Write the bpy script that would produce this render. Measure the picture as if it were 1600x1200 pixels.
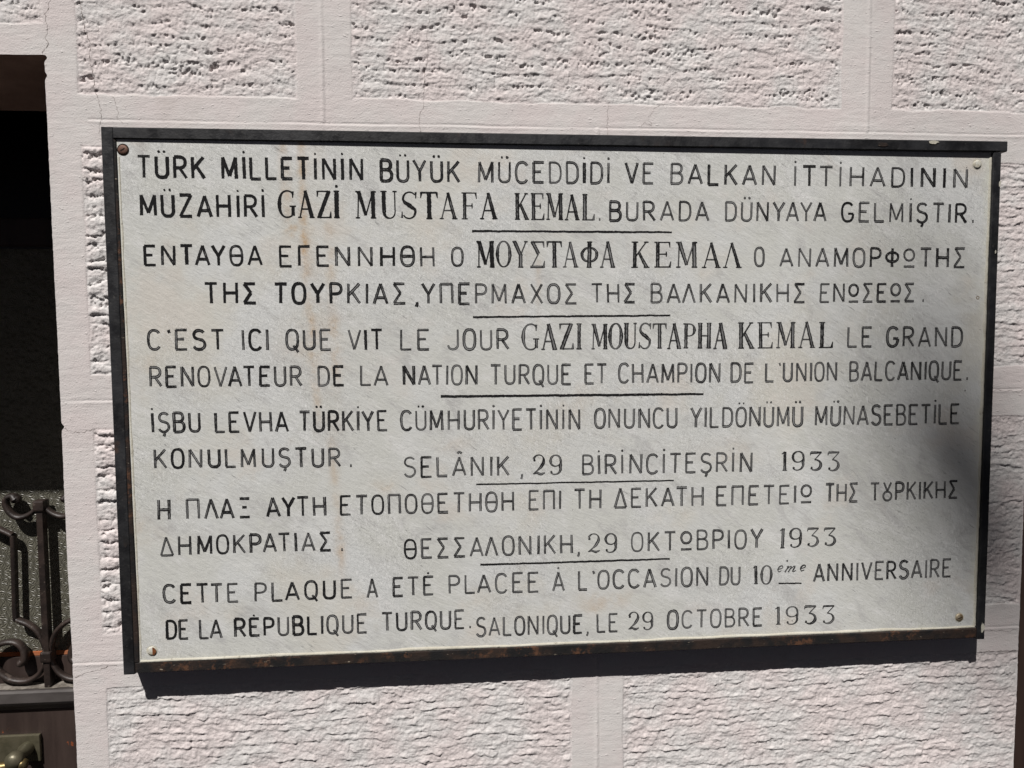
import bpy, bmesh, math, random
import numpy as np
from mathutils import Vector, Matrix

for o in list(bpy.data.objects):
    bpy.data.objects.remove(o, do_unlink=True)
scene = bpy.context.scene
COL = scene.collection

# ------------------------------------------------------------------ camera
cam_data = bpy.data.cameras.new('camera')
cam = bpy.data.objects.new('camera', cam_data)
COL.objects.link(cam)
cam_data.sensor_fit = 'HORIZONTAL'
cam_data.sensor_width = 36.0
cam_data.lens = 1110.0 / 1600.0 * 36.0
cam_data.clip_start = 0.02
cam_data.clip_end = 500
_R = ((0.99695031, -0.07777934, -0.00635999),      # image right in world axes
      (-0.01121146, -0.06209817, -0.99800707),     # image down
      (0.07722939, 0.99503477, -0.06278081))       # into the picture
_rt, _dn, _fw = (Vector(v) for v in _R)
_m = Matrix((_rt, -_dn, -_fw)).transposed().to_4x4()
_m.translation = Vector((-0.18355273, -1.14388753, 0.09755303))
cam.matrix_world = _m
scene.camera = cam

# ------------------------------------------------------------------ sky, sun, exposure
SUN_DIR = Vector((0.228, 0.524, -0.821)).normalized()       # the way the light travels
elev = math.asin(-SUN_DIR.z)
world = bpy.data.worlds.new('World')
scene.world = world
world.use_nodes = True
wn = world.node_tree
wn.nodes.clear()
sky = wn.nodes.new('ShaderNodeTexSky')
sky.sky_type = 'NISHITA'
sky.sun_disc = False
sky.air_density = 0.03
sky.dust_density = 0.35
sky.ozone_density = 0.0
sky.sun_elevation = elev
sky.sun_rotation = math.atan2(-SUN_DIR.x, -SUN_DIR.y)
bg = wn.nodes.new('ShaderNodeBackground')
bg.inputs['Strength'].default_value = 0.05
wo = wn.nodes.new('ShaderNodeOutputWorld')
wn.links.new(sky.outputs[0], bg.inputs['Color'])
wn.links.new(bg.outputs[0], wo.inputs['Surface'])

sun_data = bpy.data.lights.new('sun', 'SUN')
sun_data.energy = 5.0
sun_data.angle = math.radians(0.53)
sun_data.color = (1.0, 0.965, 0.93)
sun = bpy.data.objects.new('sun', sun_data)
COL.objects.link(sun)
sun.rotation_mode = 'QUATERNION'
sun.rotation_quaternion = SUN_DIR.to_track_quat('-Z', 'Y')
sun.location = (-2, -5, 8)

scene.view_settings.view_transform = 'Standard'
scene.view_settings.look = 'None'
scene.view_settings.gamma = 1.0
scene.view_settings.use_curve_mapping = False
scene.view_settings.exposure = 0.1
scene.render.engine = 'CYCLES'

rng = np.random.default_rng(7)
random.seed(7)

# ------------------------------------------------------------------ helpers
def link(o, parent=None):
    COL.objects.link(o)
    if parent is not None:
        o.parent = parent
    return o

def tag(o, label=None, category=None, group=None, kind=None):
    for k, v in (('label', label), ('category', category), ('group', group), ('kind', kind)):
        if v:
            o[k] = v
    return o

def thing(name, label, category, loc=(0, 0, 0)):
    o = bpy.data.objects.new(name, None)
    o.empty_display_size = 0.05
    o.location = loc
    COL.objects.link(o)
    return tag(o, label, category)

class MB:
    """collects world-space geometry and links it as one mesh object"""
    def __init__(self):
        self.v = []; self.f = []; self.uv = []
    def quad_grid(self, rows, close_u=False, close_v=False):
        b = len(self.v)
        n, m = len(rows), len(rows[0])
        for r in rows:
            self.v.extend(tuple(p) for p in r)
        for i in range(n if close_v else n - 1):
            for j in range(m if close_u else m - 1):
                i2, j2 = (i + 1) % n, (j + 1) % m
                self.f.append((b + i * m + j, b + i * m + j2, b + i2 * m + j2, b + i2 * m + j))
    def poly(self, pts):
        b = len(self.v)
        self.v.extend(tuple(p) for p in pts)
        self.f.append(tuple(range(b, b + len(pts))))
    def box(self, x0, x1, y0, y1, z0, z1):
        b = len(self.v)
        self.v += [(x, y, z) for z in (z0, z1) for y in (y0, y1) for x in (x0, x1)]
        for q in ((0, 2, 3, 1), (4, 5, 7, 6), (0, 1, 5, 4), (2, 6, 7, 3), (0, 4, 6, 2), (1, 3, 7, 5)):
            self.f.append(tuple(b + i for i in q))
    def tube(self, path, rad, seg=10, flat=1.0, cap=True):
        path = [Vector(p) for p in path]
        n = len(path)
        rads = rad if isinstance(rad, (list, tuple)) else [rad] * n
        rows = []
        for i, p in enumerate(path):
            t = (path[min(i + 1, n - 1)] - path[max(i - 1, 0)]).normalized()
            a = Vector((0, 1, 0))
            if abs(t.dot(a)) > 0.95:
                a = Vector((1, 0, 0))
            s = t.cross(a).normalized()
            u = s.cross(t).normalized()
            rows.append([p + (s * math.cos(2 * math.pi * k / seg) + u * math.sin(2 * math.pi * k / seg) * flat) * rads[i] for k in range(seg)])
        self.quad_grid(rows, close_u=True)
        if cap:
            self.poly(rows[0]); self.poly(rows[-1][::-1])
    def lathe(self, prof, centre, axis='y', seg=28):
        """prof: list of (radius, offset along axis)"""
        cx, cy, cz = centre
        rows = []
        for r, h in prof:
            row = []
            for k in range(seg):
                a = 2 * math.pi * k / seg
                c, s = r * math.cos(a), r * math.sin(a)
                row.append((cx + c, cy + h, cz + s) if axis == 'y' else ((cx + c, cy + s, cz + h) if axis == 'z' else (cx + h, cy + c, cz + s)))
            rows.append(row)
        self.quad_grid(rows, close_u=True)
        self.poly(rows[0]); self.poly(rows[-1][::-1])
    def build(self, name, mat, parent=None, smooth=False, bevel=0.0, seg=2):
        me = bpy.data.meshes.new(name)
        me.from_pydata([tuple(p) for p in self.v], [], self.f)
        bm = bmesh.new(); bm.from_mesh(me)
        if bevel:
            bmesh.ops.remove_doubles(bm, verts=bm.verts, dist=1e-6)
        bmesh.ops.recalc_face_normals(bm, faces=bm.faces)
        if bevel:
            es = [e for e in bm.edges if len(e.link_faces) == 2 and e.calc_face_angle(0) > 0.6]
            bmesh.ops.bevel(bm, geom=es, offset=bevel, segments=seg, profile=0.6, affect='EDGES')
        bm.to_mesh(me); bm.free()
        if smooth:
            me.polygons.foreach_set('use_smooth', [True] * len(me.polygons))
        me.materials.append(mat)
        o = bpy.data.objects.new(name, me)
        return link(o, parent)

def spline(pts, n=8):
    """Catmull-Rom through pts"""
    P = [np.array(p, float) for p in pts]
    P = [2 * P[0] - P[1]] + P + [2 * P[-1] - P[-2]]
    out = []
    for i in range(1, len(P) - 2):
        for k in range(n):
            t = k / n
            out.append(0.5 * (2 * P[i] + (P[i + 1] - P[i - 1]) * t + (2 * P[i - 1] - 5 * P[i] + 4 * P[i + 1] - P[i + 2]) * t * t
                              + (3 * P[i] - P[i - 1] - 3 * P[i + 1] + P[i + 2]) * t ** 3))
    out.append(P[-2])
    return out

# value noise on arrays ---------------------------------------------------
_LAT = rng.random((12, 512, 512)).astype(np.float32)
def vnoise(x, y, k=0):
    L = _LAT[k % 12]
    xi = np.floor(x).astype(np.int64); yi = np.floor(y).astype(np.int64)
    fx = (x - xi).astype(np.float32); fy = (y - yi).astype(np.float32)
    fx = fx * fx * fx * (fx * (fx * 6 - 15) + 10); fy = fy * fy * fy * (fy * (fy * 6 - 15) + 10)
    x0 = (xi + 37 * k) % 512; x1 = (x0 + 1) % 512; y0 = (yi + 91 * k) % 512; y1 = (y0 + 1) % 512
    return (L[y0, x0] * (1 - fx) + L[y0, x1] * fx) * (1 - fy) + (L[y1, x0] * (1 - fx) + L[y1, x1] * fx) * fy
def fbm(x, y, k=0, octv=4, gain=0.5):
    s = 0; a = 1.0; t = 0
    for i in range(octv):
        s = s + a * (vnoise(x * 2 ** i + 13.7 * i, y * 2 ** i + 7.3 * i, k + i) - 0.5); t += a; a *= gain
    return s / t * 2
def sstep(a, b, x):
    t = np.clip((x - a) / (b - a), 0, 1)
    return t * t * (3 - 2 * t)

# ------------------------------------------------------------------ materials
class NT:
    def __init__(self, name, rough=0.7, spec=0.3, metal=0.0):
        self.m = bpy.data.materials.new(name); self.m.use_nodes = True
        self.t = self.m.node_tree; self.t.nodes.clear()
        self.out = self.t.nodes.new('ShaderNodeOutputMaterial')
        self.b = self.t.nodes.new('ShaderNodeBsdfPrincipled')
        self.t.links.new(self.b.outputs[0], self.out.inputs[0])
        self.b.inputs['Roughness'].default_value = rough
        self.b.inputs['Specular IOR Level'].default_value = spec
        self.b.inputs['Metallic'].default_value = metal
        self.co = self.t.nodes.new('ShaderNodeNewGeometry').outputs['Position']
    def put(self, sock, v):
        if isinstance(v, bpy.types.NodeSocket):
            self.t.links.new(v, sock)
        elif isinstance(v, (tuple, list)) and len(v) == 3 and sock.type == 'RGBA':
            sock.default_value = (*v, 1)
        else:
            sock.default_value = v
    def map(self, scale=(1, 1, 1), rot=(0, 0, 0), co=None):
        if any(rot) and scale != (1, 1, 1):            # turn first, then stretch
            co = self.map((1, 1, 1), rot, co); rot = (0, 0, 0)
        n = self.t.nodes.new('ShaderNodeMapping')
        n.inputs['Scale'].default_value = scale; n.inputs['Rotation'].default_value = rot
        self.t.links.new(co or self.co, n.inputs['Vector'])
        return n.outputs[0]
    def noise(self, scale, detail=4, rough=0.55, co=None, dist=0.0):
        n = self.t.nodes.new('ShaderNodeTexNoise')
        n.inputs['Scale'].default_value = scale; n.inputs['Detail'].default_value = detail
        n.inputs['Roughness'].default_value = rough; n.inputs['Distortion'].default_value = dist
        self.t.links.new(co or self.co, n.inputs['Vector'])
        return n.outputs['Fac']
    def math(self, op, a, b=0.0, c=0.0, clamp=False):
        n = self.t.nodes.new('ShaderNodeMath'); n.operation = op; n.use_clamp = clamp
        self.put(n.inputs[0], a); self.put(n.inputs[1], b); self.put(n.inputs[2], c)
        return n.outputs[0]
    def ss(self, x, a, b, lo=0.0, hi=1.0):
        n = self.t.nodes.new('ShaderNodeMapRange'); n.interpolation_type = 'SMOOTHSTEP'
        self.put(n.inputs[0], x)
        for i, v in enumerate((a, b, lo, hi)):
            n.inputs[1 + i].default_value = v
        return n.outputs[0]
    def mix(self, f, a, b):
        n = self.t.nodes.new('ShaderNodeMix'); n.data_type = 'RGBA'
        self.put(n.inputs[0], f); self.put(n.inputs[6], a); self.put(n.inputs[7], b)
        return n.outputs[2]
    def attr(self, name):
        n = self.t.nodes.new('ShaderNodeAttribute'); n.attribute_name = name
        return n.outputs['Fac']
    def bump(self, h, dist, strength=1.0):
        n = self.t.nodes.new('ShaderNodeBump')
        n.inputs['Strength'].default_value = strength; n.inputs['Distance'].default_value = dist
        self.t.links.new(h, n.inputs['Height'])
        self.t.links.new(n.outputs[0], self.b.inputs['Normal'])
    def color(self, c): self.put(self.b.inputs['Base Color'], c)

def m_wall():
    n = NT('painted_render', 0.85, 0.2)
    c = n.mix(n.ss(n.noise(9, 4), 0.35, 0.65), (0.62, 0.565, 0.555), (0.62, 0.595, 0.58))
    c = n.mix(n.ss(n.noise(34, 5, co=n.map((1, 1, 1.6))), 0.52, 0.75, 0, 0.5), c, (0.66, 0.60, 0.585))
    c = n.mix(n.ss(n.noise(230, 3), 0.66, 0.78, 0, 0.45), c, (0.42, 0.385, 0.37))
    c = n.mix(n.ss(n.noise(3.2, 5), 0.55, 0.75, 0, 0.35), c, (0.55, 0.51, 0.50))
    c = n.mix(n.ss(n.noise(7, 6, 0.65, n.map((1.3, 1, 0.5))), 0.56, 0.74, 0, 0.45), c, (0.50, 0.455, 0.43))
    n.color(c)
    brush = n.noise(95, 4, 0.6, n.map((0.30, 1, 1.7), (0, 0.03, 0)))
    grit = n.noise(420, 3, 0.6)
    lump = n.noise(60, 4, 0.6)
    speck = n.ss(n.noise(170, 3, 0.6, n.map((0.6, 1, 1.2))), 0.60, 0.74)
    h = n.math('ADD', n.math('MULTIPLY', brush, 0.28), n.math('ADD', n.math('MULTIPLY', grit, 0.40), n.math('ADD', n.math('MULTIPLY', lump, 0.5), n.math('MULTIPLY', speck, 0.35))))
    n.bump(h, 0.0021, 0.75)
    return n.m

def m_rough():
    n = NT('painted_roughcast', 0.85, 0.2)
    c = n.mix(n.ss(n.noise(12, 4), 0.38, 0.62), (0.62, 0.56, 0.55), (0.61, 0.59, 0.58))
    c = n.mix(n.ss(n.noise(46, 5, co=n.map((0.7, 1, 1.6))), 0.5, 0.72, 0, 0.6), c, (0.665, 0.605, 0.59))
    c = n.mix(n.ss(n.noise(260, 3), 0.66, 0.78, 0, 0.4), c, (0.42, 0.385, 0.37))
    n.color(c)
    fine = n.noise(210, 4, 0.65, n.map((1.0, 1, 1.25)))
    vert = n.noise(150, 3, 0.6, n.map((2.0, 1, 0.5)))
    h = n.math('ADD', fine, n.math('MULTIPLY', vert, 0.7))
    n.bump(h, 0.0016, 0.85)
    return n.m

def m_crack():
    n = NT('crack_dirt', 0.95, 0.05)
    n.color(n.mix(n.noise(120, 3), (0.17, 0.14, 0.13), (0.36, 0.32, 0.30)))
    return n.m

def m_marble():
    n = NT('weathered_marble', 0.5, 0.35)
    c = n.mix(n.ss(n.noise(5, 5, 0.62), 0.38, 0.62), (0.555, 0.560, 0.530), (0.590, 0.600, 0.592))
    diag = n.map((1, 1, 2.6), (0, math.radians(-40), 0))
    diag1 = n.map((1, 1, 2.6), (0, math.radians(-33), 0))
    c = n.mix(n.ss(n.noise(11, 6, 0.7, diag, 0.9), 0.50, 0.68, 0, 0.75), c, (0.440, 0.438, 0.430))
    c = n.mix(n.ss(n.noise(15, 6, 0.68, diag1, 0.5), 0.50, 0.70, 0, 0.55), c, (0.680, 0.680, 0.672))
    c = n.mix(n.ss(n.noise(4.5, 5, 0.6), 0.50, 0.68, 0, 0.75), c, (0.565, 0.548, 0.488))
    c = n.mix(n.ss(n.noise(9, 4, 0.6), 0.56, 0.70, 0, 0.45), c, (0.585, 0.545, 0.505))
    diag2 = n.map((1, 1, 9.0), (0, math.radians(-36), 0))
    c = n.mix(n.math('MULTIPLY', n.ss(n.noise(48, 6, 0.78, diag2, 0.5), 0.58, 0.67), n.ss(n.noise(7, 3), 0.42, 0.58, 0, 0.85)), c, (0.20, 0.20, 0.20))
    diag3 = n.map((6.0, 1, 1), (0, math.radians(20), 0))
    c = n.mix(n.math('MULTIPLY', n.ss(n.noise(52, 5, 0.75, diag3, 0.5), 0.62, 0.70), n.ss(n.noise(6, 3), 0.48, 0.62, 0, 0.7)), c, (0.26, 0.25, 0.24))
    brush = n.map((2.2, 1, 0.55), (0, math.radians(12), 0))
    zone = n.ss(n.noise(6, 3), 0.38, 0.62, 0.15, 1.0)
    c = n.mix(n.math('MULTIPLY', zone, n.ss(n.noise(170, 5, 0.75, brush, 0.6), 0.52, 0.68, 0, 0.7)), c, (0.76, 0.76, 0.755))
    c = n.mix(n.math('MULTIPLY', zone, n.ss(n.noise(185, 5, 0.75, brush, 0.6), 0.60, 0.74, 0, 0.6)), c, (0.33, 0.325, 0.315))
    c = n.mix(n.ss(n.noise(260, 2, 0.6), 0.72, 0.77, 0, 0.75), c, (0.16, 0.15, 0.14))
    c = n.mix(n.math('MULTIPLY', n.attr('stain'), n.ss(n.noise(48, 5, 0.65), 0.34, 0.64, 0.25, 1.0)), c, (0.44, 0.27, 0.115))
    c = n.mix(n.math('MULTIPLY', n.attr('putty'), n.ss(n.noise(90, 4), 0.35, 0.6, 0.3, 1.0)), c, (0.60, 0.60, 0.53))
    n.color(c)
    ch = n.noise(150, 5, 0.72, brush, 0.6)
    ch2 = n.noise(70, 5, 0.65, n.map((1, 1, 2.6), (0, math.radians(-35), 0)), 0.6)
    h = n.math('ADD', n.math('MULTIPLY', ch, zone), n.math('MULTIPLY', ch2, 0.6))
    n.bump(h, 0.0017, 0.75)
    n.put(n.b.inputs['Roughness'], n.ss(n.noise(70, 4), 0.3, 0.7, 0.32, 0.60))
    return n.m

def m_paint_letter():
    n = NT('worn_black_letter_paint', 0.8, 0.12)
    uv = n.t.nodes.new('ShaderNodeUVMap').outputs[0]
    s = n.t.nodes.new('ShaderNodeSeparateXYZ'); n.t.links.new(uv, s.inputs[0])
    u = s.outputs[0]
    centre = n.math('SUBTRACT', 1.0, n.math('MULTIPLY', n.math('ABSOLUTE', n.math('SUBTRACT', u, 0.46)), 2.3), clamp=True)   # 1 in the groove's bed
    wear = n.attr('wear')
    patch = n.ss(n.noise(26, 3, 0.5), 0.32, 0.66)
    streak = n.noise(240, 4, 0.65, n.map((1, 1, 0.8)))
    w = n.math('ADD', n.math('MULTIPLY', wear, n.math('ADD', n.math('MULTIPLY', patch, 0.6), 0.55)), n.math('MULTIPLY', n.math('SUBTRACT', streak, 0.5), 1.3))
    k = n.ss(n.math('MULTIPLY', w, n.ss(centre, 0.25, 0.8)), 0.26, 0.75)
    c = n.mix(n.noise(150, 3), (0.006, 0.006, 0.007), (0.016, 0.0155, 0.016))
    c = n.mix(n.math('MULTIPLY', k, n.ss(n.noise(40, 2), 0.3, 0.7, 0.5, 1.0)), c, (0.22, 0.22, 0.22))
    n.color(c)
    return n.m

def m_frame():
    n = NT('black_painted_iron', 0.5, 0.4)
    c = n.mix(n.ss(n.noise(14, 5, 0.6), 0.35, 0.65), (0.009, 0.009, 0.010), (0.021, 0.0215, 0.024))
    c = n.mix(n.ss(n.noise(180, 4, 0.7), 0.58, 0.75, 0, 0.5), c, (0.085, 0.08, 0.075))
    c = n.mix(n.math('MULTIPLY', n.ss(n.noise(26, 5, 0.65), 0.56, 0.68), n.ss(n.noise(7, 3), 0.48, 0.66, 0, 0.7)), c, (0.060, 0.030, 0.019))
    c = n.mix(n.ss(n.noise(75, 4, 0.7), 0.71, 0.77, 0, 0.6), c, (0.22, 0.20, 0.17))
    n.color(c)
    n.put(n.b.inputs['Roughness'], n.ss(n.noise(60, 4), 0.3, 0.7, 0.36, 0.68))
    n.bump(n.noise(130, 5, 0.65), 0.0009, 0.8)
    return n.m

def m_rusty():
    n = NT('rusty_flaking_iron', 0.75, 0.25)
    c = n.mix(n.ss(n.noise(24, 5, 0.65), 0.40, 0.60), (0.012, 0.0115, 0.012), (0.030, 0.020, 0.016))
    c = n.mix(n.math('MULTIPLY', n.ss(n.noise(55, 5, 0.7), 0.50, 0.62), n.ss(n.noise(13, 3), 0.45, 0.6, 0, 0.85)), c, (0.105, 0.050, 0.028))
    c = n.mix(n.ss(n.noise(110, 5, 0.7, n.map((0.5, 1, 1.5))), 0.64, 0.72, 0, 0.9), c, (0.36, 0.31, 0.24))
    n.color(c)
    n.bump(n.noise(150, 5, 0.7), 0.0012, 0.9)
    return n.m

def m_putty():
    n = NT('old_putty', 0.85, 0.15)
    c = n.mix(n.noise(40, 5, 0.6), (0.40, 0.37, 0.29), (0.60, 0.59, 0.53))
    c = n.mix(n.ss(n.noise(90, 5, 0.7), 0.6, 0.72, 0, 0.8), c, (0.12, 0.10, 0.075))
    n.color(c)
    n.bump(n.noise(190, 4, 0.65), 0.001, 0.9)
    return n.m

def m_simple(name, a, b, scale, rough=0.5, spec=0.4, metal=0.0, bump=0.0, stretch=(1, 1, 1), third=None):
    n = NT(name, rough, spec, metal)
    c = n.mix(n.ss(n.noise(scale, 5, 0.6, n.map(stretch)), 0.35, 0.65), a, b)
    if third:
        c = n.mix(n.ss(n.noise(third[1], 5, 0.65), third[2], third[2] + 0.06, 0, 0.9), c, third[0])
    n.color(c)
    if bump:
        n.bump(n.noise(scale * 6, 4, 0.6, n.map(stretch)), bump, 0.8)
    return n.m

def m_glass():
    n = NT('patterned_obscure_glass', 0.38, 0.4)
    c = n.mix(n.noise(30, 3), (0.085, 0.082, 0.064), (0.135, 0.128, 0.10))
    n.color(c)
    v = n.t.nodes.new('ShaderNodeTexVoronoi'); v.feature = 'F1'; v.inputs['Scale'].default_value = 62
    n.t.links.new(n.map((1, 0.0, 1)), v.inputs['Vector'])
    # little pressed stars: ridges radiating from each cell centre
    sub = n.t.nodes.new('ShaderNodeVectorMath'); sub.operation = 'SUBTRACT'
    n.t.links.new(n.map((62, 0.0, 62)), sub.inputs[0])
    sc = n.t.nodes.new('ShaderNodeVectorMath'); sc.operation = 'SCALE'; sc.inputs[3].default_value = 62.0
    n.t.links.new(v.outputs['Position'], sc.inputs[0])
    n.t.links.new(sc.outputs[0], sub.inputs[1])
    sx = n.t.nodes.new('ShaderNodeSeparateXYZ'); n.t.links.new(sub.outputs[0], sx.inputs[0])
    ang = n.math('ARCTAN2', sx.outputs[2], sx.outputs[0])
    h = n.math('MULTIPLY', n.math('SINE', n.math('MULTIPLY', ang, 11.0)), n.ss(v.outputs['Distance'], 0.05, 0.3))
    n.bump(h, 0.0008, 0.8)
    return n.m

M = dict(
    wall=m_wall(), rough=m_rough(), crack=m_crack(), marble=m_marble(), letter=m_paint_letter(), frame=m_frame(), rusty=m_rusty(), putty=m_putty(),
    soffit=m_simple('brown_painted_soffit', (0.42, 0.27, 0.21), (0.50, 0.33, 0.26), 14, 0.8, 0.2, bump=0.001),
    door=m_simple('dark_brown_door_paint', (0.032, 0.022, 0.019), (0.050, 0.035, 0.030), 22, 0.42, 0.4, bump=0.0006, stretch=(1, 1, 0.15), third=((0.30, 0.075, 0.022), 22, 0.66)),
    dark_door=m_simple('dark_brown_wood', (0.020, 0.012, 0.010), (0.034, 0.021, 0.017), 20, 0.5, 0.3, bump=0.0006, stretch=(1, 1, 0.15)),  # wood that is dark brown in itself
    rail=m_simple('dusty_grey_brown_paint', (0.044, 0.038, 0.036), (0.072, 0.064, 0.061), 18, 0.55, 0.35, bump=0.0005, stretch=(0.4, 1, 1)),
    dust=m_simple('settled_dust', (0.10, 0.088, 0.075), (0.21, 0.19, 0.165), 60, 0.95, 0.1, bump=0.0008),
    iron=m_simple('brown_wrought_iron', (0.013, 0.0085, 0.007), (0.032, 0.021, 0.017), 30, 0.5, 0.5, bump=0.0007, third=((0.085, 0.066, 0.054), 55, 0.60)),
    darkglass=m_simple('dark_transom_glass', (0.004, 0.003, 0.003), (0.006, 0.005, 0.005), 5, 0.25, 0.15),
    orange=m_simple('orange_undercoat', (0.36, 0.10, 0.035), (0.30, 0.12, 0.06), 50, 0.7, 0.2),
    brass=m_simple('tarnished_brass', (0.20, 0.145, 0.06), (0.10, 0.085, 0.05), 40, 0.38, 0.5, 0.75, bump=0.0004),
    bronze=m_simple('green_grey_bronze', (0.085, 0.078, 0.050), (0.125, 0.112, 0.075), 34, 0.42, 0.5, 0.45, bump=0.0005),
    glass=m_glass(),
    screw_brown=m_simple('rusted_screw', (0.12, 0.062, 0.045), (0.20, 0.115, 0.085), 120, 0.6, 0.3, 0.2, bump=0.0004),
    screw_brass=m_simple('dull_brass_screw', (0.20, 0.14, 0.075), (0.40, 0.34, 0.25), 160, 0.5, 0.4, 0.4, bump=0.0004),
    screw_white=m_simple('paint_covered_screw', (0.42, 0.39, 0.31), (0.62, 0.61, 0.55), 160, 0.7, 0.3, bump=0.0006),
    slot=m_simple('screw_slot_dirt', (0.012, 0.009, 0.008), (0.03, 0.02, 0.016), 90, 0.9, 0.1),
    rust_spot=m_simple('bare_rust', (0.20, 0.075, 0.028), (0.13, 0.05, 0.022), 150, 0.85, 0.1),
    caster=m_simple('black_caster_iron', (0.012, 0.012, 0.013), (0.025, 0.025, 0.026), 20, 0.5, 0.4),
)

# ------------------------------------------------------------------ the wall of the house
FRONT_Z_TOP, FRONT_Z_BOT = 1.10, -1.15
LINTEL = 0.527
PIER_L, PIER_R = -0.7945, 0.7943
def axis(lo, a, b, hi, fine, coarse):
    return np.concatenate([np.arange(lo, a, coarse), np.arange(a, b, fine), np.arange(b, hi + 1e-6, coarse)])
gx = axis(-2.10, -0.90, 0.815, 2.10, 0.0014, 0.007)
gz = axis(FRONT_Z_BOT, -0.69, 0.69, FRONT_Z_TOP, 0.0014, 0.007)
# snap the opening edges into the axes
for v in (PIER_L, PIER_R):
    gx[np.argmin(abs(gx - v))] = v
gz[np.argmin(abs(gz - LINTEL))] = LINTEL
X, Z = np.meshgrid(gx, gz)

# panels: x0, x1, z0, z1 of each rough block of the render
PANELS = [
    (-1.56, -0.7945, 0.5715, 0.88), (-0.748, -0.4235, 0.4705, 0.81), (-0.341, 0.4485, 0.4705, 0.81), (0.5355, 1.326, 0.4705, 0.81),
    (-0.748, 0.002, 0.0465, 0.3945), (0.09, 0.794, 0.0450, 0.3865),
    (-0.748, -0.4235, -0.368, -0.0365), (-0.341, 0.4485, -0.368, -0.038), (0.5355, 0.794, -0.3705, -0.038),
    (-0.747, 0.0022, -0.80, -0.451), (0.0885, 0.794, -0.80, -0.4545),
]
wob = 0.0016 * fbm(X / 0.03, Z / 0.03, 3, 3)
wobz = 0.0045 * fbm(X / 0.045, Z / 0.02, 5, 3)
# the band surface: trowelled, a touch uneven, with joints ruled along the middle of each band
H = 0.0005 * fbm(X / 0.11, Z / 0.06, 1, 4) + 0.00016 * fbm(X / 0.02, Z / 0.006, 2, 3)
def ridge(d, w): return np.exp(-(d / w) ** 2)
for zj, x0, x1 in ((0.433, -0.735, 2.0), (0.0055, -2, 2), (-0.4105, -2, 2)):
    d = Z - zj - 0.0012 * fbm(X / 0.09, X * 0 + zj * 40, 7, 3)
    m = ((X > x0) & (X < x1)).astype(float)
    H += m * ((0.3 + vnoise(X / 0.08, X * 0 + zj * 9, 2)) * (0.0004 * ridge(d + 0.0022, 0.0026) - 0.0007 * ridge(d - 0.001, 0.0015)))
for xj, z0, z1 in ((-0.3855, 0.433, 1.2), (0.4937, 0.433, 1.2), (0.0445, -1.2, -0.4105), (0.0445, 0.0055, 0.433)):
    d = X - xj - 0.0010 * fbm(Z / 0.09, Z * 0 + xj * 40, 8, 3)
    m = ((Z > z0) & (Z < z1)).astype(float)
    H += m * (0.0008 * ridge(d, 0.0032) - 0.00025 * ridge(d - 0.004, 0.002)) * (0.5 + vnoise(Z / 0.05, X * 0, 4))

pid = -np.ones(X.shape, int)
HR = np.zeros(X.shape)
for k, (x0, x1, z0, z1) in enumerate(PANELS):
    d_in = np.minimum.reduce([X - x0 + wob, x1 - X + wob, Z - z0 + wobz, z1 - Z + wob])
    pid[d_in > 0] = k
    HR[d_in > 0] = d_in[d_in > 0]

# rough render: wet coat combed across in rows, each row ending in a torn, pitted lower lip
step = vnoise(np.floor(X / 0.011 + 1.5 * vnoise(X / 0.04, Z / 0.02, 3)), np.floor(Z / 0.016 + 0.9 * vnoise(X / 0.03, Z / 0.03, 4)), 5) - 0.5
wz = (Z + 0.016 * fbm(X / 0.15, Z / 0.06, 2, 3) + 0.012 * fbm(X / 0.060, Z / 0.030, 6, 3) + 0.0030 * fbm(X / 0.011, Z / 0.009, 9, 2)
      + np.where(Z < 0.42, 0.0065, 0.0022) * step)
def rows_of(period, k, shift, lo=0.25, hi=0.7):
    ph = wz / period + shift
    row = np.floor(ph); fr = ph - row
    amp = vnoise(X / np.where(Z < 0.42, 0.024, 0.036) + row * 5.37, row * 1.73 + 0.5, k)
    amp2 = vnoise(X / 0.010 + row * 9.1, row * 2.9 + 0.5, k + 1)
    return fr, sstep(lo, hi, amp), amp2
fr, a1, a2 = rows_of(0.0225, 4, 0.0)
frb, b1, b2 = rows_of(0.0125, 6, 0.37)
small = vnoise(X / 0.0037, Z / 0.0052, 10) * 0.6 + vnoise(X / 0.0022, Z / 0.0042, 2) * 0.4
torn = np.exp(-((fr - 0.90) / 0.16) ** 2) + np.exp(-((fr + 0.10) / 0.12) ** 2)
torn = np.clip(torn + 0.40 * np.exp(-((frb - 0.5) / 0.25) ** 2) * b1 + 0.10, 0, 1)
pits = sstep(0.47, 0.76, small) * torn * (0.30 + 0.70 * a1)
deep = sstep(0.80, 0.95, vnoise(X / 0.006, Z / 0.005, 11)) * torn * a1
lump = fbm(X / 0.016, Z / 0.010, 1, 4, 0.55)
tearx = X + 0.0016 * fbm(X / 0.03, Z / 0.012, 5, 3)
tear = sstep(0.86, 0.97, vnoise(tearx / 0.0042, Z / 0.026, 7)) * sstep(0.45, 0.65, vnoise(X / 0.05, Z / 0.04, 8))
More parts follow.
